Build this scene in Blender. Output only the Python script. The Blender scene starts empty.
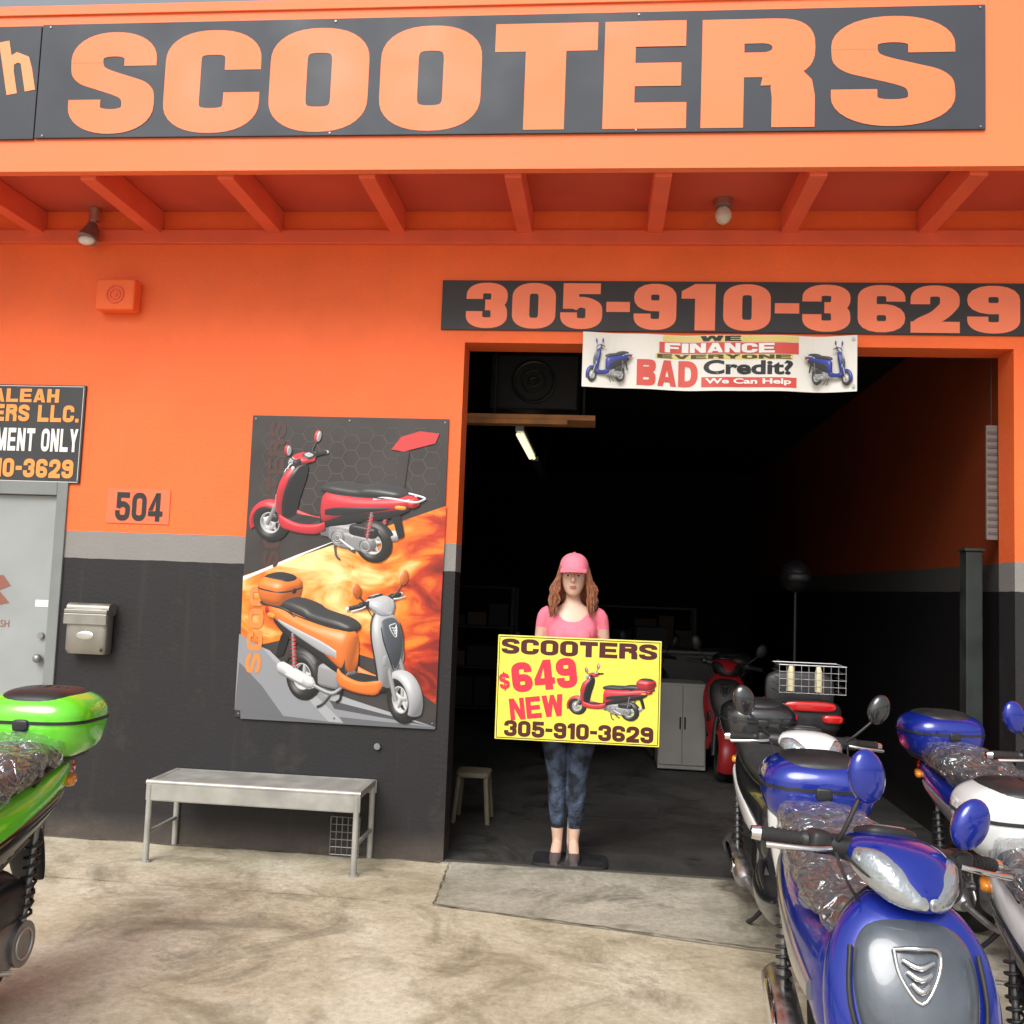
import bpy, math, random
from mathutils import Matrix, Vector, noise
random.seed(7)
rad=math.radians
scn=bpy.context.scene
# ------------------------------------------------------------ materials
MATS={}; PRINTCOL={}
def newmat(name):
    m=bpy.data.materials.new(name); m.use_nodes=True
    nt=m.node_tree; b=nt.nodes['Principled BSDF']
    return m,nt,b
def N(nt,t,**k):
    n=nt.nodes.new(t)
    for a,v in k.items(): setattr(n,a,v)
    return n
def mat(name,col,rough=.6,metal=0,coat=0,var=.0,vscale=8,bump=0,bscale=60,spec=.5,emit=None,sheen=0):
    if name in MATS: return MATS[name]
    m,nt,b=newmat(name); L=nt.links
    c=(col[0],col[1],col[2],1)
    b.inputs['Base Color'].default_value=c
    b.inputs['Roughness'].default_value=rough
    b.inputs['Metallic'].default_value=metal
    b.inputs['Specular IOR Level'].default_value=spec
    b.inputs['Coat Weight'].default_value=coat
    b.inputs['Coat Roughness'].default_value=.06
    g=N(nt,'ShaderNodeNewGeometry')
    if var>0:
        n=N(nt,'ShaderNodeTexNoise'); n.inputs['Scale'].default_value=vscale; n.inputs['Detail'].default_value=4
        L.new(g.outputs['Position'],n.inputs['Vector'])
        r=N(nt,'ShaderNodeMapRange'); r.inputs[1].default_value=.3; r.inputs[2].default_value=.7
        r.inputs[3].default_value=1-var; r.inputs[4].default_value=1+var
        L.new(n.outputs['Fac'],r.inputs[0])
        mx=N(nt,'ShaderNodeVectorMath',operation='SCALE'); mx.inputs[0].default_value=col[:3]
        L.new(r.outputs[0],mx.inputs['Scale']); L.new(mx.outputs[0],b.inputs['Base Color'])
        r2=N(nt,'ShaderNodeMapRange'); r2.inputs[1].default_value=.3; r2.inputs[2].default_value=.7
        r2.inputs[3].default_value=max(.02,rough-.08); r2.inputs[4].default_value=min(1,rough+.12)
        L.new(n.outputs['Fac'],r2.inputs[0]); L.new(r2.outputs[0],b.inputs['Roughness'])
    if bump>0:
        n=N(nt,'ShaderNodeTexNoise'); n.inputs['Scale'].default_value=bscale; n.inputs['Detail'].default_value=3
        L.new(g.outputs['Position'],n.inputs['Vector'])
        bp=N(nt,'ShaderNodeBump'); bp.inputs['Strength'].default_value=bump; bp.inputs['Distance'].default_value=.01
        L.new(n.outputs['Fac'],bp.inputs['Height']); L.new(bp.outputs[0],b.inputs['Normal'])
    if emit:
        b.inputs['Emission Color'].default_value=(*emit[:3],1); b.inputs['Emission Strength'].default_value=emit[3]
    MATS[name]=m; PRINTCOL[name]=col
    return m

ORANGE=(.94,.160,.040)
def wall_material(name,dim=1.0):
    m,nt,b=newmat(name); L=nt.links
    g=N(nt,'ShaderNodeNewGeometry'); s=N(nt,'ShaderNodeSeparateXYZ'); L.new(g.outputs['Position'],s.inputs[0])
    wob=N(nt,'ShaderNodeTexNoise'); wob.inputs['Scale'].default_value=9; wob.inputs['Detail'].default_value=2; L.new(g.outputs['Position'],wob.inputs['Vector'])
    a=N(nt,'ShaderNodeMath',operation='MULTIPLY_ADD'); a.inputs[1].default_value=.012; L.new(wob.outputs['Fac'],a.inputs[0]); L.new(s.outputs['Z'],a.inputs[2])
    cr=N(nt,'ShaderNodeValToRGB'); cr.color_ramp.interpolation='CONSTANT'
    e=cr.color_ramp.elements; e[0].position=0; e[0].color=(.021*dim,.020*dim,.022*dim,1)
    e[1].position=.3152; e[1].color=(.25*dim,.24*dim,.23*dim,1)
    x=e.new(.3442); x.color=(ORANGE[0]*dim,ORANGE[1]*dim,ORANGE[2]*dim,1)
    d=N(nt,'ShaderNodeMath',operation='DIVIDE'); d.inputs[1].default_value=5.0; L.new(a.outputs[0],d.inputs[0]); L.new(d.outputs[0],cr.inputs[0])
    n=N(nt,'ShaderNodeTexNoise'); n.inputs['Scale'].default_value=1.3; n.inputs['Detail'].default_value=5; n.inputs['Roughness'].default_value=.65
    L.new(g.outputs['Position'],n.inputs['Vector'])
    r=N(nt,'ShaderNodeMapRange'); r.inputs[1].default_value=.3; r.inputs[2].default_value=.7; r.inputs[3].default_value=.88; r.inputs[4].default_value=1.06
    L.new(n.outputs['Fac'],r.inputs[0])
    v=N(nt,'ShaderNodeVectorMath',operation='SCALE'); L.new(cr.outputs[0],v.inputs[0]); L.new(r.outputs[0],v.inputs['Scale'])
    mp=N(nt,'ShaderNodeMapping'); mp.inputs['Scale'].default_value=(9,9,.7); L.new(g.outputs['Position'],mp.inputs[0])
    n2=N(nt,'ShaderNodeTexNoise'); n2.inputs['Scale'].default_value=1.5; n2.inputs['Detail'].default_value=5; L.new(mp.outputs[0],n2.inputs['Vector'])
    z=N(nt,'ShaderNodeMapRange'); z.inputs[1].default_value=0; z.inputs[2].default_value=.16; z.inputs[3].default_value=.6; z.inputs[4].default_value=.0; L.new(s.outputs['Z'],z.inputs[0])
    n3=N(nt,'ShaderNodeTexNoise'); n3.inputs['Scale'].default_value=3.2; n3.inputs['Detail'].default_value=8; n3.inputs['Roughness'].default_value=.78; L.new(g.outputs['Position'],n3.inputs['Vector'])
    mm=N(nt,'ShaderNodeMath',operation='MULTIPLY'); L.new(z.outputs[0],mm.inputs[0]); L.new(n3.outputs['Fac'],mm.inputs[1])
    sc=N(nt,'ShaderNodeMapRange'); sc.inputs[1].default_value=.56; sc.inputs[2].default_value=.75; sc.inputs[3].default_value=0; sc.inputs[4].default_value=.11; L.new(n3.outputs['Fac'],sc.inputs[0])
    st=N(nt,'ShaderNodeMapRange'); st.inputs[1].default_value=.58; st.inputs[2].default_value=.75; st.inputs[3].default_value=0; st.inputs[4].default_value=.05; L.new(n2.outputs['Fac'],st.inputs[0])
    a0=N(nt,'ShaderNodeMath',operation='ADD'); L.new(sc.outputs[0],a0.inputs[0]); L.new(st.outputs[0],a0.inputs[1])
    ad=N(nt,'ShaderNodeMath',operation='ADD',use_clamp=True); L.new(mm.outputs[0],ad.inputs[0]); L.new(a0.outputs[0],ad.inputs[1])
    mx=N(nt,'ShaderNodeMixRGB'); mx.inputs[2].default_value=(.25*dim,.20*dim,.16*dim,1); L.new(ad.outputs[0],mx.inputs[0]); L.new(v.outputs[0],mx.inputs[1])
    L.new(mx.outputs[0],b.inputs['Base Color']); b.inputs['Roughness'].default_value=.6
    b.inputs['Specular IOR Level'].default_value=.35
    n4=N(nt,'ShaderNodeTexNoise'); n4.inputs['Scale'].default_value=55; n4.inputs['Detail'].default_value=3; L.new(g.outputs['Position'],n4.inputs['Vector'])
    bp=N(nt,'ShaderNodeBump'); bp.inputs['Strength'].default_value=.4; bp.inputs['Distance'].default_value=.006; L.new(n4.outputs['Fac'],bp.inputs['Height'])
    L.new(bp.outputs[0],b.inputs['Normal'])
    return m
M_wall=wall_material('painted_stucco'); M_wall_in=wall_material('painted_stucco_shaded',.24)  # interior copy has the room's shade multiplied into its paint colour
def concrete(name,c1,c2,c3,scale=1.0,rough=.75,blot=.62):
    m,nt,b=newmat(name); L=nt.links
    g=N(nt,'ShaderNodeNewGeometry')
    def nz(s,d=5,r=.6,dist=0):
        n=N(nt,'ShaderNodeTexNoise'); n.inputs['Scale'].default_value=s*scale; n.inputs['Detail'].default_value=d; n.inputs['Roughness'].default_value=r; n.inputs['Distortion'].default_value=dist
        L.new(g.outputs['Position'],n.inputs['Vector']); return n
    a=nz(1.5,7,.68,.5); cr=N(nt,'ShaderNodeValToRGB'); e=cr.color_ramp.elements
    e[0].position=.33; e[0].color=(*c1,1); e[1].position=.62; e[1].color=(*c3,1); k=e.new(.47); k.color=(*c2,1)
    L.new(a.outputs['Fac'],cr.inputs[0])
    f=nz(30,6,.8); r=N(nt,'ShaderNodeMapRange'); r.inputs[1].default_value=.3; r.inputs[2].default_value=.7; r.inputs[3].default_value=.74; r.inputs[4].default_value=1.22; L.new(f.outputs['Fac'],r.inputs[0])
    v=N(nt,'ShaderNodeVectorMath',operation='SCALE'); L.new(cr.outputs[0],v.inputs[0]); L.new(r.outputs[0],v.inputs['Scale'])
    o=nz(2.1,7,.72,1.0); q=N(nt,'ShaderNodeMapRange'); q.inputs[1].default_value=.50; q.inputs[2].default_value=.68; q.inputs[3].default_value=0; q.inputs[4].default_value=blot; L.new(o.outputs['Fac'],q.inputs[0])
    mx=N(nt,'ShaderNodeMixRGB'); mx.inputs[2].default_value=(c1[0]*.42,c1[1]*.42,c1[2]*.40,1); L.new(q.outputs[0],mx.inputs[0]); L.new(v.outputs[0],mx.inputs[1])
    vo=N(nt,'ShaderNodeTexVoronoi'); vo.inputs['Scale'].default_value=20; L.new(g.outputs['Position'],vo.inputs['Vector'])
    sp=N(nt,'ShaderNodeMapRange'); sp.inputs[1].default_value=.03; sp.inputs[2].default_value=.10; sp.inputs[3].default_value=.55; sp.inputs[4].default_value=0; L.new(vo.outputs['Distance'],sp.inputs[0])
    th=N(nt,'ShaderNodeMath',operation='GREATER_THAN'); th.inputs[1].default_value=.53; L.new(a.outputs['Fac'],th.inputs[0])
    m1=N(nt,'ShaderNodeMath',operation='MULTIPLY'); L.new(sp.outputs[0],m1.inputs[0]); L.new(th.outputs[0],m1.inputs[1])
    mx2=N(nt,'ShaderNodeMixRGB'); mx2.inputs[2].default_value=(.07,.06,.05,1); L.new(m1.outputs[0],mx2.inputs[0]); L.new(mx.outputs[0],mx2.inputs[1])
    L.new(mx2.outputs[0],b.inputs['Base Color'])
    rr=N(nt,'ShaderNodeMapRange'); rr.inputs[1].default_value=.5; rr.inputs[2].default_value=.7; rr.inputs[3].default_value=rough; rr.inputs[4].default_value=rough-.35; L.new(o.outputs['Fac'],rr.inputs[0]); L.new(rr.outputs[0],b.inputs['Roughness'])
    bp=N(nt,'ShaderNodeBump'); bp.inputs['Strength'].default_value=.5; bp.inputs['Distance'].default_value=.006; L.new(f.outputs['Fac'],bp.inputs['Height']); L.new(bp.outputs[0],b.inputs['Normal'])
    return m
M_ground=concrete('ground_concrete',(.34,.29,.195),(.52,.46,.335),(.64,.585,.46),blot=.68)
M_apron=concrete('apron_concrete',(.23,.215,.165),(.37,.345,.275),(.50,.465,.385),blot=.85)
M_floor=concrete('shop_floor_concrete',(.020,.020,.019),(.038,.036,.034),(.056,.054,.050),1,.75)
M_or=mat('orange_paint',ORANGE,.6,var=.06,vscale=2,bump=.15,bscale=50,spec=.35)
M_fascia=mat('fascia_orange',(.94,.205,.075),.55,var=.06,vscale=1.2,bump=.12,bscale=30,spec=.4)
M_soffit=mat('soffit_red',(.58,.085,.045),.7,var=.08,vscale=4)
M_beam=mat('beam_orange',(.78,.125,.055),.65,var=.08,vscale=6)
M_signdk=mat('sign_dark',(.036,.042,.056),.5,var=.12,vscale=3,spec=.4)
M_letter=mat('letter_orange',(.93,.205,.070),.5,var=.04,vscale=3)
M_phone=mat('phone_letter',(.95,.235,.115),.5,var=.05,vscale=5)
M_letw=mat('letter_white',(.8,.8,.78),.5)
M_letor=mat('letter_amber',(.88,.32,.07),.5)
M_black=mat('matte_black',(.018,.018,.02),.55)
M_plast=mat('black_plastic',(.022,.022,.024),.42,var=.25,vscale=14)
M_rub=mat('rubber',(.02,.02,.02),.8,var=.2,vscale=20)
M_chrome=mat('chrome',(.75,.75,.76),.16,1)
M_alu=mat('aluminium',(.52,.52,.53),.38,1,var=.12,vscale=25)
M_dalu=mat('engine_metal',(.30,.30,.31),.45,.9,var=.2,vscale=20)
M_seat=mat('seat_vinyl',(.035,.035,.037),.42,bump=.12,bscale=200)
M_red=mat('red_lens',(.55,.012,.012),.12,coat=1)
M_amber=mat('amber_lens',(.85,.28,.02),.15,coat=1)
M_lens=mat('clear_lens',(.42,.45,.48),.12,.65,coat=1,bump=.5,bscale=38)
M_blue=mat('blue_paint',(.010,.026,.30),.24,.25,coat=1,bump=.02,bscale=18)
M_green=mat('green_paint',(.16,.74,.03),.25,.05,coat=1)
M_white=mat('white_paint',(.78,.79,.78),.25,coat=1)
M_pblk=mat('black_paint',(.02,.021,.024),.2,coat=1)
M_predp=mat('red_paint',(.62,.03,.045),.2,coat=1)
M_porange=mat('orange_bike_paint',(.85,.2,.03),.2,coat=1)
M_silver=mat('silver_paint',(.42,.43,.45),.28,.7,coat=1)
M_grey=mat('grey_film_panel',(.085,.10,.122),.28,.2,coat=.8,var=.25,vscale=7,bump=.35,bscale=9)
M_dp=mat('shaded_black_paint',(.010,.010,.011),.5)  # black paint for things indoors, room shade put into the colour
M_dred_p=mat('shaded_red_paint',(.30,.012,.015),.4)  # red paint darkened to carry the indoor shade
M_dmet=mat('shaded_dark_metal',(.03,.03,.03),.5,.5)  # metal colour darkened to stand in for indoor shade
def wrapmat():
    m,nt,b=newmat('plastic_wrap'); L=nt.links; nt.nodes.remove(b); out=nt.nodes['Material Output']
    g=N(nt,'ShaderNodeNewGeometry')
    n=N(nt,'ShaderNodeTexNoise'); n.inputs['Scale'].default_value=7; n.inputs['Detail'].default_value=2; n.inputs['Distortion'].default_value=1.0; L.new(g.outputs['Position'],n.inputs['Vector'])
    wv=N(nt,'ShaderNodeVectorMath',operation='MULTIPLY_ADD'); wv.inputs[1].default_value=(.16,.16,.16); L.new(n.outputs['Color'],wv.inputs[0]); L.new(g.outputs['Position'],wv.inputs[2])
    v=N(nt,'ShaderNodeTexVoronoi',feature='DISTANCE_TO_EDGE'); v.inputs['Scale'].default_value=17; L.new(wv.outputs[0],v.inputs['Vector'])
    ad=N(nt,'ShaderNodeMath',operation='ADD'); L.new(n.outputs['Fac'],ad.inputs[0]); L.new(v.outputs['Distance'],ad.inputs[1])
    bp=N(nt,'ShaderNodeBump'); bp.inputs['Strength'].default_value=.9; bp.inputs['Distance'].default_value=.035; L.new(ad.outputs[0],bp.inputs['Height'])
    gl=N(nt,'ShaderNodeBsdfGlossy'); gl.inputs['Roughness'].default_value=.13; gl.inputs['Color'].default_value=(.95,.96,.98,1); L.new(bp.outputs[0],gl.inputs['Normal'])
    df=N(nt,'ShaderNodeBsdfDiffuse'); df.inputs['Color'].default_value=(.75,.76,.78,1)
    tr=N(nt,'ShaderNodeBsdfTransparent'); tr.inputs['Color'].default_value=(.95,.96,.97,1)
    lw=N(nt,'ShaderNodeLayerWeight'); lw.inputs['Blend'].default_value=.22; L.new(bp.outputs[0],lw.inputs['Normal'])
    cr=N(nt,'ShaderNodeMapRange'); cr.inputs[1].default_value=.0; cr.inputs[2].default_value=.045; cr.inputs[3].default_value=.42; cr.inputs[4].default_value=.0; L.new(v.outputs['Distance'],cr.inputs[0])
    r=N(nt,'ShaderNodeMapRange'); r.inputs[3].default_value=.09; r.inputs[4].default_value=.75; L.new(lw.outputs['Facing'],r.inputs[0])
    a2=N(nt,'ShaderNodeMath',operation='MAXIMUM'); L.new(r.outputs[0],a2.inputs[0]); L.new(cr.outputs[0],a2.inputs[1])
    m0=N(nt,'ShaderNodeMixShader'); m0.inputs[0].default_value=.16; L.new(gl.outputs[0],m0.inputs[1]); L.new(df.outputs[0],m0.inputs[2])
    mx=N(nt,'ShaderNodeMixShader'); L.new(a2.outputs[0],mx.inputs[0]); L.new(tr.outputs[0],mx.inputs[1]); L.new(m0.outputs[0],mx.inputs[2])
    L.new(mx.outputs[0],out.inputs['Surface']); MATS['plastic_wrap']=m; return m
M_wrap=wrapmat()
def printmat():
    m,nt,b=newmat('print_ink'); a=N(nt,'ShaderNodeVertexColor'); a.layer_name='Col'
    nt.links.new(a.outputs['Color'],b.inputs['Base Color']); b.inputs['Roughness'].default_value=.45; return m
M_print=printmat()
# ------------------------------------------------------------ geometry helpers
def se(t,e):
    c,s=math.cos(t),math.sin(t)
    return (math.copysign(abs(c)**e,c),math.copysign(abs(s)**e,s))
def catmull(rows,k):
    if k<=1 or len(rows)<3: return rows
    out=[]
    n=len(rows)
    for i in range(n-1):
        p0=rows[max(i-1,0)];p1=rows[i];p2=rows[i+1];p3=rows[min(i+2,n-1)]
        for j in range(k):
            t=j/k
            out.append(tuple(.5*((2*b)+(-a+c)*t+(2*a-5*b+4*c-d)*t*t+(-a+3*b-3*c+d)*t**3) for a,b,c,d in zip(p0,p1,p2,p3)))
    out.append(tuple(rows[-1])); return out
def skin(rings,closed=True,caps=True):
    n=len(rings[0]); V=[p for r in rings for p in r]; F=[]
    for i in range(len(rings)-1):
        for j in range(n if closed else n-1):
            a=i*n+j;b=i*n+(j+1)%n
            F.append((a,b,b+n,a+n))
    if caps and closed:
        F.append(tuple(reversed(range(n)))); F.append(tuple(range((len(rings)-1)*n,len(rings)*n)))
    return V,F
def loftx(secs,n=24,k=4,e=.8):
    R=[]
    for x,cy,cz,hw,hh in catmull(secs,k):
        R.append([Vector((x,cy+max(hw,.002)*se(2*math.pi*j/n,e)[0],cz+max(hh,.002)*se(2*math.pi*j/n,e)[1])) for j in range(n)])
    return skin(R)
def loftz(secs,n=28,k=4,e=.85):
    R=[]
    for z,cx,cy,hx,hy in catmull(secs,k):
        R.append([Vector((cx+max(hx,.002)*se(2*math.pi*j/n,e)[0],cy+max(hy,.002)*se(2*math.pi*j/n,e)[1],z)) for j in range(n)])
    return skin(R)
def tube(pts,r,n=10,k=1):
    rows=[tuple(p)+((r[i] if isinstance(r,(list,tuple)) else r),) for i,p in enumerate(pts)]
    rows=catmull(rows,k); P=[Vector(q[:3]) for q in rows]; R=[]
    up=None
    for i,p in enumerate(P):
        d=(P[min(i+1,len(P)-1)]-P[max(i-1,0)]).normalized()
        if up is None:
            up=Vector((0,0,1)) if abs(d.z)<.9 else Vector((1,0,0))
        a=d.cross(up).normalized(); b=a.cross(d).normalized(); up=b
        R.append([p+(a*math.cos(2*math.pi*j/n)+b*math.sin(2*math.pi*j/n))*max(rows[i][3],.0005) for j in range(n)])
    return skin(R)
def sup(c,r,e1=.5,e2=.5,n=20,rot=None):
    V=[];F=[];m=n//2
    for i in range(m+1):
        ph=-math.pi/2+math.pi*i/m; cz,sz=se(ph,e1)
        for j in range(n):
            x,y=se(2*math.pi*j/n,e2)
            v=Vector((r[0]*cz*x,r[1]*cz*y,r[2]*sz))
            if rot: v=rot@v
            V.append(v+Vector(c))
    for i in range(m):
        for j in range(n):
            a=i*n+j;b=i*n+(j+1)%n; F.append((a,b,b+n,a+n))
    return V,F
def ell(c,r,n=20,rot=None): return sup(c,r,1,1,n,rot)
def box(a,b):
    x0,y0,z0=a;x1,y1,z1=b
    V=[Vector(p) for p in ((x0,y0,z0),(x1,y0,z0),(x1,y1,z0),(x0,y1,z0),(x0,y0,z1),(x1,y0,z1),(x1,y1,z1),(x0,y1,z1))]
    return V,[(3,2,1,0),(4,5,6,7),(0,1,5,4),(1,2,6,5),(2,3,7,6),(3,0,4,7)]
def torus(c,R,r,n=36,m=12,ry=None,a0=0,a1=360,p0=0,p1=360):
    V=[];F=[];ry=ry or r
    full=abs(a1-a0)>=360; fullp=abs(p1-p0)>=360
    N_=n if full else n+1; M_=m if fullp else m+1
    for i in range(N_):
        a=rad(a0+(a1-a0)*i/n)
        for j in range(M_):
            p=rad(p0+(p1-p0)*j/m); rr=R+r*math.cos(p)
            V.append(Vector((c[0]+rr*math.cos(a),c[1]+ry*math.sin(p),c[2]+rr*math.sin(a))))
    for i in range(n if full else N_-1):
        for j in range(m if fullp else M_-1):
            a=i*M_+j; b=i*M_+(j+1)%M_; i2=(i+1)%N_
            F.append((a,b,i2*M_+(j+1)%M_,i2*M_+j))
    return V,F
def merge(*gs):
    V=[];F=[]
    for v,f in gs:
        o=len(V); V+=list(v); F+=[tuple(i+o for i in q) for q in f]
    return V,F
def mirr(g):
    v,f=g; return [Vector((p.x,-p.y,p.z)) for p in v],[tuple(reversed(q)) for q in f]
def both(g): return merge(g,mirr(g))
def xf(g,M): return [M@Vector(p) for p in g[0]],g[1]
GROUPS=[]
class Grp:
    def __init__(s,name,M=None):
        s.e=bpy.data.objects.new(name,None); scn.collection.objects.link(s.e); s.e.empty_display_size=.1
        s.kids=[]; s.M=M or Matrix.Identity(4); GROUPS.append(s)
    def add(s,name,g,m,smooth=False,bevel=0,angle=40):
        me=bpy.data.meshes.new(name); me.from_pydata([tuple(s.M@Vector(p)) for p in g[0]],[],g[1]); me.materials.append(m)
        me.validate(); me.update()
        o=bpy.data.objects.new(name,me); scn.collection.objects.link(o); o.parent=s.e; s.kids.append(o)
        if smooth:
            me.shade_smooth()
            try: me.set_sharp_from_angle(angle=rad(angle))
            except Exception: pass
        if bevel:
            b=o.modifiers.new('bev','BEVEL'); b.width=bevel; b.segments=2; b.limit_method='ANGLE'
        return o
def finish_groups():
    bpy.context.view_layer.update()
    for g in GROUPS:
        lo=Vector((1e9,)*3); hi=-lo
        for o in g.kids:
            for v in o.data.vertices:
                for i in range(3): lo[i]=min(lo[i],v.co[i]); hi[i]=max(hi[i],v.co[i])
        if not g.kids: continue
        c=(lo+hi)/2; c.z=lo.z; g.e.location=c
        for o in g.kids: o.matrix_parent_inverse=Matrix.Translation(-c)
def poly(pts,y,mtl=None):
    return [Vector((p[0],y,p[1])) for p in pts],[tuple(range(len(pts)))]
def rect(x0,x1,z0,z1,y): return poly([(x0,z0),(x1,z0),(x1,z1),(x0,z1)],y)
def text_geo(s,x0,x1,z0,z1,y,bold=.02,shear=0,rot=0,**kk):
    cu=bpy.data.curves.new('t','FONT'); cu.body=s; cu.size=1; cu.offset=bold; cu.resolution_u=5
    o=bpy.data.objects.new('t',cu); scn.collection.objects.link(o)
    dg=bpy.context.evaluated_depsgraph_get(); dg.update(); me=bpy.data.meshes.new_from_object(o.evaluated_get(dg))
    vs=[(v.co.x+v.co.y*shear,v.co.y) for v in me.vertices]; fs=[tuple(p.vertices) for p in me.polygons]
    nz=sum(p.normal.z for p in me.polygons)
    bpy.data.objects.remove(o); bpy.data.meshes.remove(me)
    F=[tuple(f) if nz>0 else tuple(reversed(f)) for f in fs]
    ax=min(v[0] for v in vs);bx=max(v[0] for v in vs);az=min(v[1] for v in vs);bz=max(v[1] for v in vs)
    cx,cz=(x0+x1)/2,(z0+z1)/2; cr,sr=math.cos(rad(rot)),math.sin(rad(rot)); out=[]
    for x,z in vs:
        X=x0+(x-ax)/(bx-ax)*(x1-x0)-cx; Z=z0+(z-az)/(bz-az)*(z1-z0)-cz
        out.append(Vector((cx+X*cr-Z*sr,y,cz+X*sr+Z*cr)))
    return out,F
# ---- heavy poster lettering: strokes swept with a wide flat pen, in a unit box
def arcp(cx,cz,rx,rz,t0,t1,n=18,e=.80):
    o=[]
    for i in range(n+1):
        x,z=se(rad(t0+(t1-t0)*i/n),e); o.append((cx+rx*x,cz+rz*z))
    return o
def stroke(pts,a,b,closed=False):
    P=[pts[0]]
    for p in pts[1:]:
        if abs(p[0]-P[-1][0])+abs(p[1]-P[-1][1])>1e-4: P.append(p)
    if closed and abs(P[0][0]-P[-1][0])+abs(P[0][1]-P[-1][1])<1e-4: P.pop()
    n=len(P); Lp=[];Rp=[]
    for i in range(n):
        if closed: p,q=P[i-1],P[(i+1)%n]
        else: p,q=P[max(i-1,0)],P[min(i+1,n-1)]
        tx,tz=q[0]-p[0],q[1]-p[1]; l=math.hypot(tx,tz) or 1; nx,nz=-tz/l,tx/l
        k=math.sqrt((a*nx)**2+(b*nz)**2); ox,oz=a*a*nx/k,b*b*nz/k
        Lp.append((P[i][0]+ox,P[i][1]+oz)); Rp.append((P[i][0]-ox,P[i][1]-oz))
    V=[];F=[]
    for l,r in zip(Lp,Rp): V+=[l,r]
    for i in range(n if closed else n-1):
        j=(i+1)%n; F.append((2*i+1,2*j+1,2*j,2*i))
    return V,F
def rc(x0,x1,z0,z1): return [(x0,z0),(x1,z0),(x1,z1),(x0,z1)],[(0,1,2,3)]
def pg(*p): return list(p),[tuple(range(len(p)))]
def glyph(ch,a=.17,b=.115):
    r=.5-a; A=arcp
    if ch in 'O0': return [stroke([(1-a,.66)]+A(.5,.68,r,.32-b,0,180)+A(.5,.32,r,.32-b,180,360)+[(1-a,.34)],a,b,True)]
    if ch in 'C': return [stroke([(1-a,.61),(1-a,.66)]+A(.5,.70,r,.30-b,0,180)+A(.5,.30,r,.30-b,180,360)+[(1-a,.34),(1-a,.39)],a,b)]
    if ch in 'S$':
        # half of the S, mirrored through the centre; spine and bowls are separate layers
        top=stroke([(1-a,.665),(1-a,.70)]+A(.5,.73,r,.27-b,0,180,e=.9)+[(a,.70)],a,b)
        bot=([(1-x,1-z) for x,z in top[0]],top[1])
        # spine polygon: left edge comes down the outer left side, sweeps to the right side
        up=catmull([(0,.70),(.02,.58),(.12,.495),(.30,.44),(.50,.385),(.60,.345),(1-2*a,.30)],5)
        dn=[(1-x,1-z) for x,z in up]
        n=len(up); V=list(up)+[dn[n-1-i] for i in range(n)]
        sp=(V,[(i,i+1,n+i+1,n+i) for i in range(n-1)])
        s=[sp,top,bot]
        if ch=='$': s.append(rc(.43,.57,-.1,1.1))
        return s
    if ch=='T': return [rc(0,1,1-2.2*b,1),rc(.5-a*1.05,.5+a*1.05,0,1-2.2*b)]
    if ch=='E': return [rc(0,2*a,0,1),rc(2*a,1,0,2*b),rc(2*a,.93,.5-b*.9,.5+b*.9),rc(2*a,.98,1-2*b,1)]
    if ch=='F': return [rc(0,2*a,0,1),rc(2*a,.90,.5-b,.5+b*.9),rc(2*a,1,1-2*b,1)]
    if ch in 'RPB':
        def bowl(z0,z1,xr=1.0):
            h=(z1-z0)/2; zc=(z0+z1)/2; out=[];inn=[]
            for i in range(17):
                t=rad(90-180*i/16); x,z=se(t,.75); out.append((xr-.36+.36*x,zc+h*z))
                x,z=se(t,.85); inn.append((xr-2*a-.10+.10*x,zc+max(h-2*b*.95,.03)*z))
            V=[(2*a,z1)]+out+[(2*a,z0)]; W=[(2*a,inn[0][1])]+inn+[(2*a,inn[-1][1])]; n=len(V)
            return V+W,[(i,n+i,n+i+1,i+1) for i in range(n-1)]
        s=[rc(0,2*a,0,1),bowl(.46 if ch!='B' else .50,1)]
        if ch=='R': s.append(stroke([(.55,.50),(.72,.485),(1-a-.02,.40),(1-a,.28),(1-a,.15),(1-a,0)],a,b))
        if ch=='B': s.append(bowl(0,.54))
        return s
    if ch=='D': return [rc(0,2*a,0,1),stroke([(a,1-b),(.42,1-b)]+A(.42,.5,.58-a,.5-b,90,-90)+[(a,b)],a,b)]
    if ch=='N': return [rc(0,.31,0,1),rc(.69,1,0,1),pg((.0,1),(.66,0),(1,0),(.34,1))]
    if ch=='W': return [pg((0,1),(.14,0),(.38,0),(.25,1)),pg((.14,0),(.38,0),(.59,1),(.41,1)),pg((.62,0),(.86,0),(.59,1),(.41,1)),pg((.62,0),(.86,0),(1,1),(.75,1))]
    if ch=='A': return [pg((0,0),(.30,0),(.62,1),(.32,1)),pg((.70,0),(1,0),(.68,1),(.38,1)),rc(.2,.8,.16,.36)]
    if ch=='I': return [rc(0,1,0,1)]
    if ch=='M': return [rc(0,.26,0,1),rc(.74,1,0,1),pg((0,1),(.38,0),(.62,0),(.30,1)),pg((.38,0),(.62,0),(1,1),(.70,1))]
    if ch=='Y': return [rc(.34,.66,0,.45),pg((.0,1),(.34,.4),(.66,.4),(.33,1)),pg((.34,.4),(.66,.4),(1,1),(.67,1))]
    if ch=='V': return [pg((0,1),(.34,0),(.66,0),(.33,1)),pg((.34,0),(.66,0),(1,1),(.67,1))]
    if ch=='L': return [rc(0,2*a,0,1),rc(2*a,1,0,2*b)]
    if ch=='H': return [rc(0,2*a,0,1),rc(1-2*a,1,0,1),rc(2*a,1-2*a,.5-b,.5+b)]
    if ch=='-': return [rc(0,1,.38,.60)]
    if ch=='.': return [rc(0,1,0,.22)]
    if ch=='1': return [rc(.40,1,0,1),pg((0,.68),(.40,.68),(.40,1),(.0,.84))]
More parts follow.
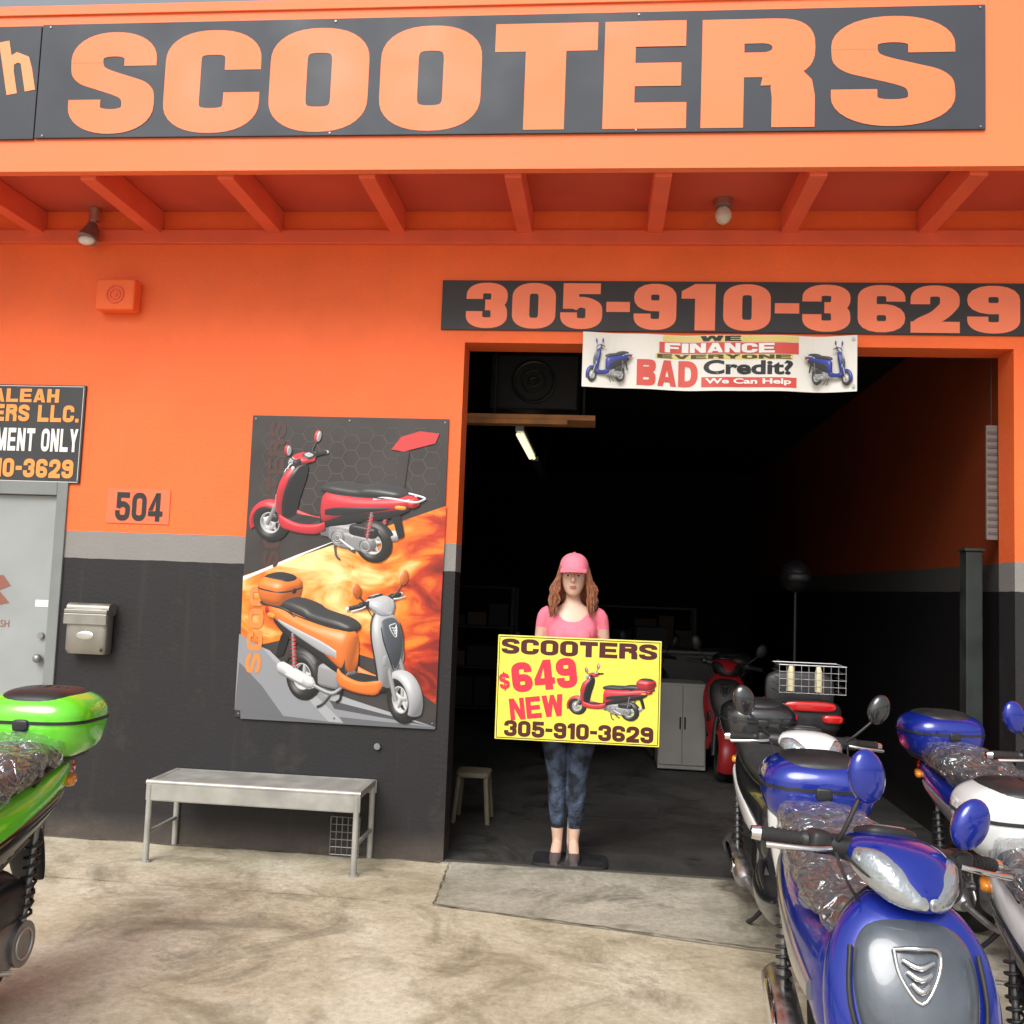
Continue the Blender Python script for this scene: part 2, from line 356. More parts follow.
    if ch=='2': return [stroke([(a,.60),(a,.68)]+A(.5,.70,r,.30-b,180,0)+catmull([(1-a,.66),(1-a-.03,.56),(.56,.36),(a+.05,.20),(a,.08)],6),a,b),rc(0,1,0,2*b)]
    if ch=='3': return [stroke([(a,.64),(a,.70)]+A(.5,.72,r,.28-b,180,0)+catmull([(1-a,.70),(1-a-.02,.60),(.68,.52),(.46,.51)],5),a,b),stroke(catmull([(.46,.51),(.68,.50),(1-a-.02,.42),(1-a,.30)],5)+A(.5,.28,r,.28-b,0,-180)+[(a,.31),(a,.37)],a,b)]
    if ch=='4': return [rc(.50,.50+2*a,0,1),rc(0,1,.18,.18+1.8*b),pg((0,.38),(.30,.38),(.64,1),(.50,1))]
    if ch=='5': return [rc(.06,.95,1-2*b,1),rc(.06,.06+1.9*a,.44,1-2*b),stroke(catmull([(a+.02,.47),(.34,.56),(.56,.58),(1-a-.03,.50),(1-a,.36)],6)+A(.5,.29,r,.29-b,0,-180)+[(a,.31),(a,.36)],a,b)]
    if ch in '96':
        s=[stroke([(1-a,.69)]+A(.5,.70,r,.30-b,0,360),a,b,True),stroke([(1-a,.72),(1-a,.45),(1-a,.32)]+A(.5,.29,r,.29-b,0,-180)+[(a,.31),(a,.35)],a,b)]
        if ch=='6': s=[([(1-x,1-z) for x,z in v],f) for v,f in s]
        return s
    return [rc(0,1,0,1)]
CW={'I':.42,'1':.58,'-':.55,'W':1.4,'M':1.3,'.':.3,' ':.5}
def heavy(s,x0,x1,z0,z1,y,a=.17,b=.115,gap=.09,rot=0,shear=0):
    ws=[CW.get(c,1) for c in s]; tot=sum(ws)+gap*(len(s)-1); k=(x1-x0)/tot; V=[];F=[];x=x0
    cx,cz=(x0+x1)/2,(z0+z1)/2; cr,sr=math.cos(rad(rot)),math.sin(rad(rot))
    for c,w in zip(s,ws):
        if c!=' ':
            for L_,(v,f) in enumerate(glyph(c,a,b)):
                o=len(V)
                for q_,(px,pz) in enumerate(v):
                    X=x+px*w*k+shear*(pz-.5)*(z1-z0)-cx; Z=z0+pz*(z1-z0)-cz
                    V.append(Vector((cx+X*cr-Z*sr,y-.0006*L_-.000006*(q_//2),cz+X*sr+Z*cr)))
                F+=[tuple(i+o for i in q) for q in f]
        x+=(w+gap)*k
    return V,F
# ------------------------------------------------------------ scooter
def wheel(cx,w=.048):
    tyre=torus((cx,0,.21),.158,.052,44,12,ry=w)
    rim=merge(torus((cx,0,.21),.112,.012,36,8,ry=.036),tube([(cx,-.045,.21),(cx,.045,.21)],.03,14))
    sp=[]
    for i in range(5):
        a=rad(72*i+18); d=Vector((math.cos(a),0,math.sin(a)))
        sp.append(tube([Vector((cx,0,.21))+d*.02,Vector((cx,0,.21))+d*.115],[.018,.013],8))
    disc=tube([(cx,.035,.21),(cx,.039,.21)],.075,28)
    return tyre,merge(rim,*sp),disc
def crumple(g,amp1=.020,amp2=.010):
    V,F=g
    return [v+Vector((noise.noise(v*13),noise.noise(v*13+Vector((7,1,3))),noise.noise(v*13+Vector((1,9,5)))))*amp1+Vector((noise.noise(v*32),noise.noise(v*32+Vector((7,1,3))),noise.noise(v*32+Vector((1,9,5)))))*amp2 for v in V],F
def scooter_parts(body,accent,case=None,lid=None,steer=0,wrap=False,front=None,mirror=None,mir=None,spring=None):
    P=[]
    def A(n,g,m,sm=True): P.append((n,g,m,sm))
    front=front or body; mirror=mirror or body
    t,r,d=wheel(0,.055); A('rear_tyre',t,M_rub); A('rear_rim',r,M_alu); 
    A('transmission_cover',merge(sup((.17,.115,.225),(.24,.042,.085),.45,.6,24),tube([(.0,.07,.22),(.0,.168,.22)],.075,24),tube([(.33,.07,.25),(.33,.168,.25)],.08,24)),M_dalu)
    A('cover_bolts',merge(*[tube([(.16+.21*math.cos(q),.156,.225+.07*math.sin(q)),(.16+.21*math.cos(q),.166,.225+.07*math.sin(q))],.008,8) for q in [i*.785 for i in range(8)]]),M_chrome)
    A('cover_rings',merge(torus((.33,.169,.25),.055,.004,24,6),torus((.33,.169,.25),.03,.004,20,6),torus((0,.169,.22),.05,.004,24,6)),M_alu)
    A('kick_start',tube([(.3,.165,.24),(.2,.185,.2),(.12,.19,.17)],.01,8,3),M_chrome)
    A('engine_block',merge(sup((.36,0,.27),(.14,.10,.10),.4,.4),*[sup((.50+.02*i,0,.27),(.006,.08,.075),.4,.4,16) for i in range(5)]),M_dalu)
    A('air_box',sup((.06,.11,.36),(.16,.05,.06),.45,.5),M_plast)
    A('muffler',tube([(.24,-.15,.19),(.2,-.15,.2),(-.16,-.16,.28),(-.2,-.16,.29)],[.03,.055,.055,.03],20),M_alu)
    A('muffler_shield',sup((.02,-.20,.25),(.14,.012,.035),.5,.5,rot=Matrix.Rotation(rad(12),3,'Y')),M_chrome)
    A('exhaust_pipe',tube([(.5,-.03,.2),(.42,-.09,.14),(.24,-.15,.19)],.016,10,4),M_dalu)
    for sy in (1,-1):
        A('rear_shock',tube([(.0,.155*sy,.24),(-.05,.155*sy,.60)],.012,8),M_dalu)
        co=[]
        for i in range(61):
            q=i/60; a=q*2*math.pi*8
            co.append((.0-.008-.037*q+.024*math.cos(a),.155*sy+.024*math.sin(a),.31+.26*q))
        A('shock_spring',tube(co,.0055,6),spring or M_plast)
    A('centre_stand',both(tube([(.42,.06,.16),(.36,.13,.05),(.30,.15,.012)],.011,8,3)),M_plast)
    A('inner_body',loftx([(.58,0,.40,.11,.13),(.4,0,.47,.135,.14),(.1,0,.55,.13,.11),(-.2,0,.62,.11,.09),(-.36,0,.68,.08,.06)],20,4,.7),M_plast)
    A('side_body',loftx([(.585,0,.50,.10,.16),(.54,0,.51,.135,.185),(.44,0,.545,.158,.165),(.26,0,.605,.176,.115),(.05,0,.645,.175,.095),(-.18,0,.69,.15,.082),(-.36,0,.73,.11,.065),(-.46,0,.765,.06,.035)],28,5,.72),body)
    A('side_stripe',both(loftx([(.50,.150,.50,.010,.03),(.35,.172,.54,.010,.045),(.1,.174,.60,.012,.035),(-.15,.155,.655,.012,.018),(-.25,.14,.68,.006,.006)],12,4,.8)),accent)
    A('tail_light',sup((-.435,0,.735),(.055,.085,.038),.6,.6,20,Matrix.Rotation(rad(-10),3,'Y')),M_red)
    A('rear_signals',both(sup((-.36,.115,.70),(.06,.022,.022),.7,.7,14,Matrix.Rotation(rad(18),3,'Z'))),M_amber)
    A('rear_mudguard',loftx([(-.20,0,.60,.07,.02),(-.26,0,.52,.075,.015),(-.30,0,.40,.07,.012),(-.32,0,.34,.06,.01)],14,3,.6),M_plast)
    A('rear_hugger',torus((0,0,.21),.20,.045,20,8,.07,40,150,-90,90),M_plast)
    S=[(.62,0,.725,.06,.015),(.585,0,.73,.105,.035),(.47,0,.745,.135,.05),(.30,0,.755,.148,.05),(.14,0,.768,.15,.052),(.06,0,.79,.15,.06),(-.1,0,.81,.145,.058),(-.27,0,.815,.12,.045),(-.34,0,.815,.07,.02)]
    A('seat',loftx(S,28,5,.75),M_seat)
    A('seat_piping',both(tube([(.56,.10,.715),(.4,.142,.72),(.1,.152,.745),(-.15,.142,.775),(-.3,.1,.795)],.006,6,4)),M_plast)
    if wrap:
        A('seat_wrap',crumple(loftx([(a,b,c+.012,w+.022,h+.020) for a,b,c,w,h in S],48,9,.75),.030,.009),M_wrap)
    A('rear_rack',merge(both(tube([(-.05,.13,.74),(-.2,.13,.785),(-.5,.10,.785),(-.54,.0,.785)],.011,8,4)),tube([(-.25,-.13,.785),(-.25,.13,.785)],.009,8),tube([(-.42,-.12,.785),(-.42,.12,.785)],.009,8)),M_chrome if not case else M_plast)
    if case:
        c=(-.36,0)
        A('top_case',loftz([(.795,c[0],0,.10,.12),(.802,c[0],0,.135,.15),(.84,c[0],0,.163,.188),(.90,c[0],0,.178,.205),(.925,c[0],0,.18,.208),(.93,c[0],0,.18,.208)],36,3,.62),case)
        A('case_seam',loftz([(.928,c[0],0,.183,.211),(.94,c[0],0,.183,.211)],36,1,.62),M_plast)
        A('case_lid',loftz([(.938,c[0],0,.18,.208),(.972,c[0],0,.176,.204),(1.005,c[0],0,.155,.18),(1.030,c[0],0,.11,.13),(1.038,c[0],0,.04,.05)],36,4,.62),case)
        A('case_lid_insert',loftz([(.995,c[0],0,.152,.160),(1.024,c[0],0,.142,.142),(1.043,c[0],0,.10,.105),(1.049,c[0],0,.03,.03)],32,4,.7),lid or M_plast)
        A('case_lid_ribs',merge(*[tube([(c[0]-.12,y,1.024),(c[0],y,1.049-abs(y)*.08),(c[0]+.12,y,1.024)],.006,6,3) for y in (-.07,-.035,0,.035,.07)]),M_plast)
        A('case_reflector',sup((c[0]-.172,0,.90),(.014,.13,.018),.5,.4),M_red)
        A('case_latch',sup((c[0]+.178,0,.925),(.012,.03,.022),.5,.4),M_plast)
    A('floorboard',sup((.80,0,.285),(.28,.155,.035),.35,.35,24),M_plast)
    A('floor_mat_ribs',merge(*[sup((.78,-.09+.045*i,.322),(.17,.008,.006),.5,.5,10) for i in range(5)]),M_rub)
    A('side_skirt',both(loftx([(.52,.13,.33,.02,.05),(.6,.155,.29,.03,.055),(.8,.16,.265,.03,.05),(1.0,.145,.29,.025,.06),(1.06,.12,.33,.015,.04)],16,4,.7)),body)
    ap=[(.26,1.03,0,.03,.08),(.32,1.045,0,.05,.125),(.45,1.05,0,.07,.165),(.58,1.035,0,.085,.19),(.70,1.005,0,.088,.198),(.80,.975,0,.078,.18),(.87,.95,0,.06,.14),(.915,.93,0,.035,.085)]
    A('front_apron',loftz(ap,32,5,.85),front)
    A('leg_shield_inner',loftz([(z,x-.035,0,hx*.75,hy*.93) for z,x,y,hx,hy in ap],24,4,.7),M_plast)
    fpn=[(.46,1.078,0,.045,.03),(.52,1.085,0,.05,.08),(.62,1.075,0,.058,.12),(.72,1.045,0,.064,.142),(.81,1.012,0,.055,.135),(.86,.985,0,.045,.105),(.885,.97,0,.02,.05)]
    A('front_panel',loftz(fpn,32,5,.8),M_grey)
    em=[]
    for i in range(3):
        z=.805-.022*i; w=.034-.008*i; xx=1.082+.010*i
        em.append(tube([(xx-.004,-w,z+.006),(xx+.006,0,z-.006),(xx-.004,w,z+.006)],[.005,.008,.005],8,4))
    em.append(tube([(1.062,-.050,.828),(1.076,0,.838),(1.062,.050,.828),(1.084,.040,.775),(1.108,0,.728),(1.084,-.040,.775),(1.062,-.050,.828)],.005,8,4))
    A('front_emblem',merge(*em),M_chrome)
    A('front_signals',both(sup((1.085,.135,.54),(.022,.028,.055),.7,.7,16,Matrix.Rotation(rad(35),3,'Z'))),M_lens)
    A('panel_trim',both(tube([(1.12,.03,.45),(1.12,.10,.56),(1.08,.148,.70),(1.035,.142,.82)],.006,8,5)),M_plast)
    Q=[]
    def B(n,g,m,sm=True): Q.append((n,g,m,sm))
    t,r,d=wheel(1.22); B('front_tyre',t,M_rub); B('front_rim',r,M_alu); B('brake_disc',d,M_chrome)
    B('front_fender',torus((1.22,0,.21),.197,.052,30,12,.082,-25,150,-95,95),front)
    B('fork',both(tube([(1.22,.085,.21),(1.12,.08,.46),(1.06,.05,.62)],[.022,.022,.018],12)),M_dalu)
    B('brake_caliper',sup((1.15,.06,.28),(.04,.025,.035),.5,.5),M_plast)
    B('steering_column',tube([(1.06,0,.6),(.90,0,.98)],.03,12),M_plast)
    hx,hz=.865,.985
    B('handlebar_cowl',loftx([(hx-.10,0,hz+.010,.05,.018),(hx-.07,0,hz+.012,.10,.034),(hx-.0,0,hz+.008,.135,.050),(hx+.06,0,hz-.004,.130,.060),(hx+.11,0,hz-.022,.105,.058),(hx+.150,0,hz-.045,.065,.040),(hx+.17,0,hz-.056,.03,.018)],30,5,.88),front)
    B('cowl_trim',tube([(hx-.02,-.137,hz-.0),(hx+.05,-.134,hz-.012),(hx+.11,-.107,hz-.032),(hx+.165,-.0,hz-.066),(hx+.11,.107,hz-.032),(hx+.05,.134,hz-.012),(hx-.02,.137,hz)],.005,8,5),M_plast)
    B('instrument_panel',sup((hx-.045,0,hz+.045),(.055,.075,.018),.6,.6,20,Matrix.Rotation(rad(-18),3,'Y')),M_plast)
    B('instrument_glass',sup((hx-.048,0,hz+.055),(.04,.055,.012),.6,.6,20,Matrix.Rotation(rad(-18),3,'Y')),M_lens)
    B('headlight',both(loftx([(hx+.045,.118,hz-.004,.018,.030),(hx+.085,.095,hz-.012,.034,.044),(hx+.125,.062,hz-.032,.042,.044),(hx+.155,.035,hz-.050,.034,.030),(hx+.176,.014,hz-.062,.012,.010)],16,4,.85)),M_lens)
    B('handlebar_arms',both(tube([(hx,.08,hz+.005),(hx-.01,.17,hz+.01),(hx-.035,.23,hz+.008)],[.036,.026,.021],14,3)),M_plast)
    B('grips',both(tube([(hx-.03,.22,hz+.008),(hx-.06,.33,hz+.002)],.0175,14)),M_rub)
    gr=[]
    for i in range(7):
        q=i/7; gr.append(tube([(hx-.032-.028*q,.228+.10*q,hz+.008-.006*q),(hx-.0335-.028*q,.233+.10*q,hz+.008-.006*q)],.0195,14))
    B('grip_ribs',both(merge(*gr)),M_rub)
    B('bar_ends',both(tube([(hx-.06,.33,hz+.002),(hx-.066,.352,hz)],[.019,.016],14)),M_chrome)
    B('levers',both(tube([(hx+.02,.18,hz+.005),(hx+.03,.24,hz),(hx+.0,.34,hz-.01)],[.008,.007,.008],8,4)),M_chrome)
    B('switches',both(sup((hx-.012,.195,hz+.012),(.028,.03,.028),.5,.5)),M_plast)
    mir=mir or ((.30,1.16),(.30,1.16))
    for sy,(my,mz) in zip((1,-1),mir):
        B('mirror_stem',tube([(hx+.0,.16*sy,hz+.01),(hx+.03,(.17+.3*(my-.17))*sy,hz+.06),(hx+.03,my*sy,mz-.03)],.006,8,4),M_plast)
        Rm=Matrix.Rotation(rad(-18*sy),3,'X')
        B('mirror',sup((hx+.035,my*sy,mz),(.026,.048,.068),1,.9,22,Rm),mirror)
        B('mirror_glass',sup((hx+.017,my*sy,mz),(.014,.040,.058),1,.9,18,Rm),M_chrome)
    B('brake_cables',both(tube([(hx+.03,.17,hz),(hx+.07,.15,hz-.06),(hx+.04,.08,hz-.12)],.004,6,5)),M_rub)
    c0=Vector((1.06,0,.6)); ax=(Vector((.90,0,.98))-c0).normalized()
    MS=Matrix.Translation(c0)@Matrix.Rotation(rad(steer),4,ax)@Matrix.Translation(-c0)
    P+=[(n,xf(g,MS),m,s) for n,g,m,s in Q]
    return P
def make_scooter(name,loc,heading,scale=.92,lean=0,shaded=False,**k):
    M=Matrix.Translation(Vector((loc[0],loc[1],0)))@Matrix.Rotation(rad(heading),4,'Z')@Matrix.Rotation(rad(lean),4,'X')@Matrix.Scale(scale,4)
    G=Grp(name,M)
    for n,g,m,s in scooter_parts(**k):
        if shaded and m in (M_alu,M_chrome,M_dalu,M_lens,M_grey,M_silver,M_amber): m=M_dmet  # bright parts of indoor scooters get the metal with shade in its colour
        G.add(n,g,m,s,angle=50)
    return G
def print_scooter(G,name,x0,x1,z0,z1,y,yaw,tilt=0,mirror=False,**k):
    Rm=Matrix.Rotation(rad(tilt),3,'X')@Matrix.Rotation(rad(yaw),3,'Z'); V=[];F=[];C=[]
    Ld=Vector((-.35,-.6,.72)).normalized()
    for n,g,m,s in scooter_parts(**k):
        if m is M_wrap: continue
        col=Vector(PRINTCOL[m.name]); vs=[Rm@Vector(p) for p in g[0]]
        nm=[Vector((0,0,0)) for _ in vs]
        for f in g[1]:
            q=(vs[f[1]]-vs[f[0]]).cross(vs[f[2]]-vs[f[0]])
            for i in f: nm[i]+=q
        o=len(V); V+=vs; F+=[tuple(i+o for i in f) for f in g[1]]
        for q in nm:
            q=q.normalized() if q.length>0 else Vector((0,-1,0))
            if q.y>0: q=-q
            d=max(0,q.dot(Ld)); h=max(0,(q.dot((Ld+Vector((0,-1,0))).normalized())))**24
            c=col*(.35+.95*d)+Vector((1,1,1))*h*.30
            C.append((min(c.x,1),min(c.y,1),min(c.z,1),1))
    if mirror: V=[Vector((-v.x,v.y,v.z)) for v in V]
    a=Vector([min(v[i] for v in V) for i in range(3)]); b=Vector([max(v[i] for v in V) for i in range(3)])
    W=[Vector((x0+(v.x-a.x)/(b.x-a.x)*(x1-x0), y-.0065+.006*(v.y-a.y)/(b.y-a.y), z0+(v.z-a.z)/(b.z-a.z)*(z1-z0))) for v in V]
    o=G.add(name,(W,F),M_print,False)
    ca=o.data.color_attributes.new('Col','FLOAT_COLOR','POINT')
    for i,c in enumerate(C): ca.data[i].color=c
    return o
# ------------------------------------------------------------ ground
g=Grp('ground'); g.add('concrete_ground',([Vector(p) for p in ((-300,-300,0),(300,-300,0),(300,300,0),(-300,300,0))],[(0,1,2,3)]),M_ground)
g=Grp('driveway_apron')
pts=[(-.78,.02)]+[(-.755+.02*random.random(),-.1-.1*i) for i in range(6)]+[(-.74+.29*i,-.69-.055*i+random.uniform(-.010,.010)) for i in range(11)]+[(2.2,-1.2),(2.3,.02)]
g.add('apron_slab',([Vector((x,y,.004)) for x,y in pts],[tuple(range(len(pts)))]),M_apron)
M_joint=mat('joint_dirt',(.15,.13,.10),.9,var=.6,vscale=9)
g=Grp('pavement_joints')
def strip(pts,w,z=.0085):
    P=[]
    for i,(x,y) in enumerate(pts):
        x2,y2=pts[min(i+1,len(pts)-1)]; x1,y1=pts[max(i-1,0)]
        d=Vector((x2-x1,y2-y1)).normalized(); n=Vector((-d.y,d.x))*w*random.uniform(.15,1)
        P.append((Vector((x+n.x,y+n.y,z)),Vector((x-n.x,y-n.y,z))))
    V=[q for p in P for q in p]; F=[(2*i,2*i+1,2*i+3,2*i+2) for i in range(len(P)-1)]
    return V,F
def wig(a,b,n=24,j=.006): return [(a[0]+(b[0]-a[0])*i/n+random.uniform(-j,j),a[1]+(b[1]-a[1])*i/n+random.uniform(-j,j)) for i in range(n+1)]
g.add('joint_lines',merge(strip(wig((-.77,.0),(-.74,-.69),30),.006),strip(wig((-.74,-.69),(2.2,-1.22),60),.006),
  strip(wig((-6,-.66),(-.74,-.69),90),.0025,.0045),
  strip(wig((-6,-.015),(-.82,-.015),60,.004),.016,.0045)),M_joint)
# ------------------------------------------------------------ building
B=Grp('scooter_shop_building')
def wall_holes(xs,zs,solid,y0,y1):
    V=[];F=[]
    def quad(a,b,c,d):
        o=len(V); V.extend([Vector(a),Vector(b),Vector(c),Vector(d)]); F.append((o,o+1,o+2,o+3))
    nx,nz=len(xs)-1,len(zs)-1
    S=lambda i,j: 0<=i<nx and 0<=j<nz and solid(i,j)
    for i in range(nx):
        for j in range(nz):
            if not S(i,j): continue
            a,b,c,d=xs[i],xs[i+1],zs[j],zs[j+1]
            quad((a,y0,c),(b,y0,c),(b,y0,d),(a,y0,d)); quad((b,y1,c),(a,y1,c),(a,y1,d),(b,y1,d))
            if not S(i-1,j): quad((a,y1,c),(a,y0,c),(a,y0,d),(a,y1,d))
            if not S(i+1,j): quad((b,y0,c),(b,y1,c),(b,y1,d),(b,y0,d))
            if not S(i,j-1) and j>0: quad((a,y1,c),(b,y1,c),(b,y0,c),(a,y0,c))
            if not S(i,j+1): quad((a,y0,d),(b,y0,d),(b,y1,d),(a,y1,d))
    return V,F
xs=[-8,-4.08,-3.12,-.81,2.165,8]; zs=[0,1.985,2.875,4.25]
B.add('front_wall',wall_holes(xs,zs,lambda i,j: not((i==1 and j==0) or (i==3 and j<2)),0,.2),M_wall)
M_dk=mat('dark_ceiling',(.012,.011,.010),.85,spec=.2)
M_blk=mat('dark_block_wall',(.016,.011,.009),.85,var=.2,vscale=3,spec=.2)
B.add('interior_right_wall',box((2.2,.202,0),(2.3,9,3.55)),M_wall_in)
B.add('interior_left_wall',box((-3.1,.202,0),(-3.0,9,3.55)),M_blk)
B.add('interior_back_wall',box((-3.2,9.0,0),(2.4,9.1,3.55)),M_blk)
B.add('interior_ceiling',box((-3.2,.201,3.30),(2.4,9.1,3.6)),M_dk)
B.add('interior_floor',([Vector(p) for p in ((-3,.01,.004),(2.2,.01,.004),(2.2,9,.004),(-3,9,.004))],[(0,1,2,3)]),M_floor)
B.add('door_threshold',box((-.805,.0,.0),(2.16,.03,.008)),mat('threshold_dark',(.09,.083,.07),.7))
YF=-.805
B.add('fascia',box((-8,YF,3.52),(8,YF+.05,4.385)),M_fascia)
B.add('fascia_drip_edge',box((-8,YF-.012,4.35),(8,YF-.002,4.40)),M_fascia,bevel=.002)
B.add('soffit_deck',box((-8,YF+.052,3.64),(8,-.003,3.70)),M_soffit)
B.add('roof_deck',box((-8,YF+.052,4.26),(8,9.3,4.33)),M_dalu)
B.add('wall_ledger',box((-8,-.035,3.44),(8,-.002,3.52)),M_beam,bevel=.004)
for i in range(-5,10):
    x=-1.22+.73*i
    B.add('rafter_%d'%(i+6),box((x-.042,YF+.053,3.50),(x+.042,-.004,3.637)),M_beam,bevel=.003)
M_dgrey=mat('door_grey',(.31,.33,.335),.5,var=.08,vscale=3)
M_dframe=mat('door_frame',(.20,.215,.215),.5,var=.1,vscale=4)
B.add('door_frame',merge(box((-3.17,-.015,0),(-3.105,.10,1.985+.03)),box((-4.1,-.015,1.935),(-3.17,.10,2.015)),box((-4.1,-.015,0),(-4.04,.10,1.935))),M_dframe,bevel=.004)
B.add('door_leaf',box((-4.038,.02,.01),(-3.172,.06,1.933)),M_dgrey,bevel=.003)
B.add('door_knob',merge(ell((-3.215,-.01,.99),(.026,.024,.026),16),tube([(-3.215,.02,.99),(-3.215,-.01,.99)],.012,10),tube([(-3.215,.02,1.12),(-3.215,.0,1.12)],.018,16)),M_dalu,True)
B.add('door_sticker',rect(-3.27,-3.19,1.285,1.325,.018),M_letw)
M_dred=mat('decal_red',(.26,.10,.07),.6)
B.add('door_decal',poly([(-3.66,1.45),(-3.48,1.46),(-3.43,1.40),(-3.50,1.37),(-3.43,1.30),(-3.56,1.27),(-3.66,1.3)],.018),M_dred)
B.add('door_text',text_geo('NO CASH\nINC',-3.64,-3.42,1.10,1.20,.018,.005),M_dred)
B.add('hose_bib',merge(tube([(-1.20,-.001,.60),(-1.20,-.02,.60)],.018,12)),M_dalu,True)
# ------------------------------------------------------------ fascia sign
S=Grp('shop_name_sign'); yf=YF-.002
S.add('sign_panel',merge(box((-2.945,yf-.012,3.690),(1.705,yf,4.295)),box((-5.4,yf-.012,3.685),(-2.951,yf,4.29))),M_signdk,bevel=.002)
def fpx(px): return -2.915+4.63*((px-38)/947)
for ch,a,b in [('S',67,160),('C',170,272),('O',282,385),('O',397,500),('T',513,615),('E',622,703),('R',717,825),('S',840,955)]:
    S.add('letter_'+ch,heavy(ch,fpx(a),fpx(b),3.708,4.246,yf-.0135,.188,.120),M_letter)
M_lh=mat('letter_h',(.92,.30,.12),.5)
hv=stroke([(.2,0),(.2,1)],.17,.1); hv2=stroke([(.2,.42),(.28,.60),(.55,.66),(.78,.58),(.80,.40),(.80,0)],.17,.10)
def place2(gl,x0,x1,z0,z1,y,rot=0,shear=0):
    V=[];F=[]; cx,cz=(x0+x1)/2,(z0+z1)/2; c_,s_=math.cos(rad(rot)),math.sin(rad(rot))
    for L_,(v,f) in enumerate(gl):
        o=len(V)
        for px,pz in v:
            X=(x1-x0)*(px-.5)+shear*(pz-.5)*(z1-z0);Z=(z1-z0)*(pz-.5); V.append(Vector((cx+X*c_-Z*s_,y-.0005*L_,cz+X*s_+Z*c_)))
        F+=[tuple(i+o for i in q) for q in f]
    return V,F
S.add('letter_h',place2([hv,hv2],-3.15,-2.985,3.93,4.22,yf-.0135,10,-.05),M_lh)
S.add('letter_word',heavy('NORT',-4.1,-3.2,3.80,4.10,yf-.0135,.17,.12,rot=6),M_lh)
S.add('screws',merge(*[tube([(x,yf-.013,z),(x,yf-.016,z)],.005,8) for x in (-2.9,-1.4,.1,1.68) for z in (3.702,4.28)]),M_dalu)
S=Grp('phone_number_sign')
S.add('panel',box((-.95,-.012,2.945),(2.62,-.001,3.232)),mat('phone_panel',(.032,.032,.036),.5,var=.2,vscale=4,spec=.4),bevel=.002)
fp=lambda px: -.94+(px-443)*3.15/577
for ch,a,b in [('3',467,510),('0',515,560),('5',565,608),('-',612,636),('9',640,683),('1',688,722),('0',730,777),('-',781,805),('3',808,855),('6',862,908),('2',913,960),('9',967,1017)]:
    S.add('digit_'+ch,heavy(ch,fp(a),fp(b),2.955,3.218,-.0135,.20,.118),M_phone)
S=Grp('finance_banner'); 
M_vin=mat('banner_vinyl',(.74,.73,.68),.4,var=.05,vscale=3); M_bred=mat('banner_red',(.60,.07,.05),.45); M_byel=mat('banner_yellow',(.70,.58,.18),.45)
def bn(n,g,m):
    V=[Vector((v.x,v.y+.014*math.sin(v.x*7)+.007*math.sin(v.x*17+1),v.z-.012*math.sin((v.x+.14)/1.49*math.pi)+.003*math.sin(v.x*9))) for v in g[0]]; return S.add(n,(V,g[1]),m)
def grid(x0,x1,z0,z1,y,n=40):
    V=[];F=[]
    for i in range(n+1):
        x=x0+(x1-x0)*i/n; V+=[Vector((x,y,z0)),Vector((x,y,z1))]
    for i in range(n): F.append((2*i,2*i+2,2*i+3,2*i+1))
    return V,F
yb=-.055
bn('vinyl',grid(-.14,1.335,2.620,2.928,yb),M_vin)
bn('red_stripe',grid(.28,1.03,2.825,2.888,yb-.002,30),M_bred)
bn('yellow_patch',grid(.30,1.03,2.892,2.924,yb-.0015,30),M_byel)
bn('we',heavy('WE',.50,.72,2.894,2.924,yb-.0025),M_black)
bn('finance',heavy('FINANCE',.31,.90,2.83,2.883,yb-.004),M_letw)
bn('yellow_patch_b',grid(.26,1.0,2.795,2.822,yb-.0015,30),M_byel)
bn('everyone',heavy('EVERYONE',.27,.99,2.797,2.820,yb-.0025),mat('olive_ink',(.07,.05,.01),.5))
bn('bad',heavy('BAD',.16,.49,2.640,2.785,yb-.002),M_bred)
bn('credit',text_geo('Credit?',.52,1.00,2.71,2.79,yb-.002,.035),M_black)
bn('red_bar',grid(.51,1.02,2.640,2.695,yb-.002,20),M_bred)
bn('help',text_geo('We Can Help',.53,.99,2.650,2.688,yb-.004,.03),M_letw)
print_scooter(S,'printed_scooter_a',-.12,.14,2.645,2.89,yb-.012,205,body=M_blue,accent=M_plast)
print_scooter(S,'printed_scooter_b',1.05,1.31,2.645,2.89,yb-.012,205,mirror=True,body=M_blue,accent=M_plast)
S.add('grommets',merge(*[tube([(x,yb-.012,z),(x,yb-.015,z)],.009,12) for x,z in ((-.12,2.905),(1.315,2.905),(-.12,2.645),(1.315,2.645))]),M_alu)
S=Grp('repair_shop_wall_sign')
S.add('panel',box((-4.05,-.014,2.005),(-3.04,-.001,2.585)),mat('sign_black',(.032,.034,.037),.45,var=.2,vscale=4),bevel=.002)
S.add('border',merge(rect(-4.04,-3.05,2.575,2.578,-.0155),rect(-4.04,-3.05,2.012,2.015,-.0155),rect(-3.053,-3.05,2.02,2.57,-.0155)),M_letw)
S.add('line_1',heavy('HIALEAH',-3.74,-3.20,2.480,2.56,-.016,gap=.14),M_letor)
S.add('line_2',heavy('SCOOTERS LLC.',-3.99,-3.07,2.365,2.465,-.016,.16,.12,gap=.13),M_letor)
S.add('line_3',heavy('APPOINTMENT ONLY',-3.95,-3.065,2.19,2.325,-.016,.15,.10,gap=.16),M_letw)
S.add('line_4',heavy('305-910-3629',-3.93,-3.08,2.035,2.145,-.016,gap=.14),M_letor)
S=Grp('house_number_sign')
S.add('backing',box((-2.865,-.006,1.785),(-2.485,-.001,1.985)),mat('number_patch',(.86,.165,.065),.5),bevel=.001)
S.add('digits',heavy('504',-2.81,-2.525,1.80,1.965,-.0075,.155,.10,gap=.14),M_black)
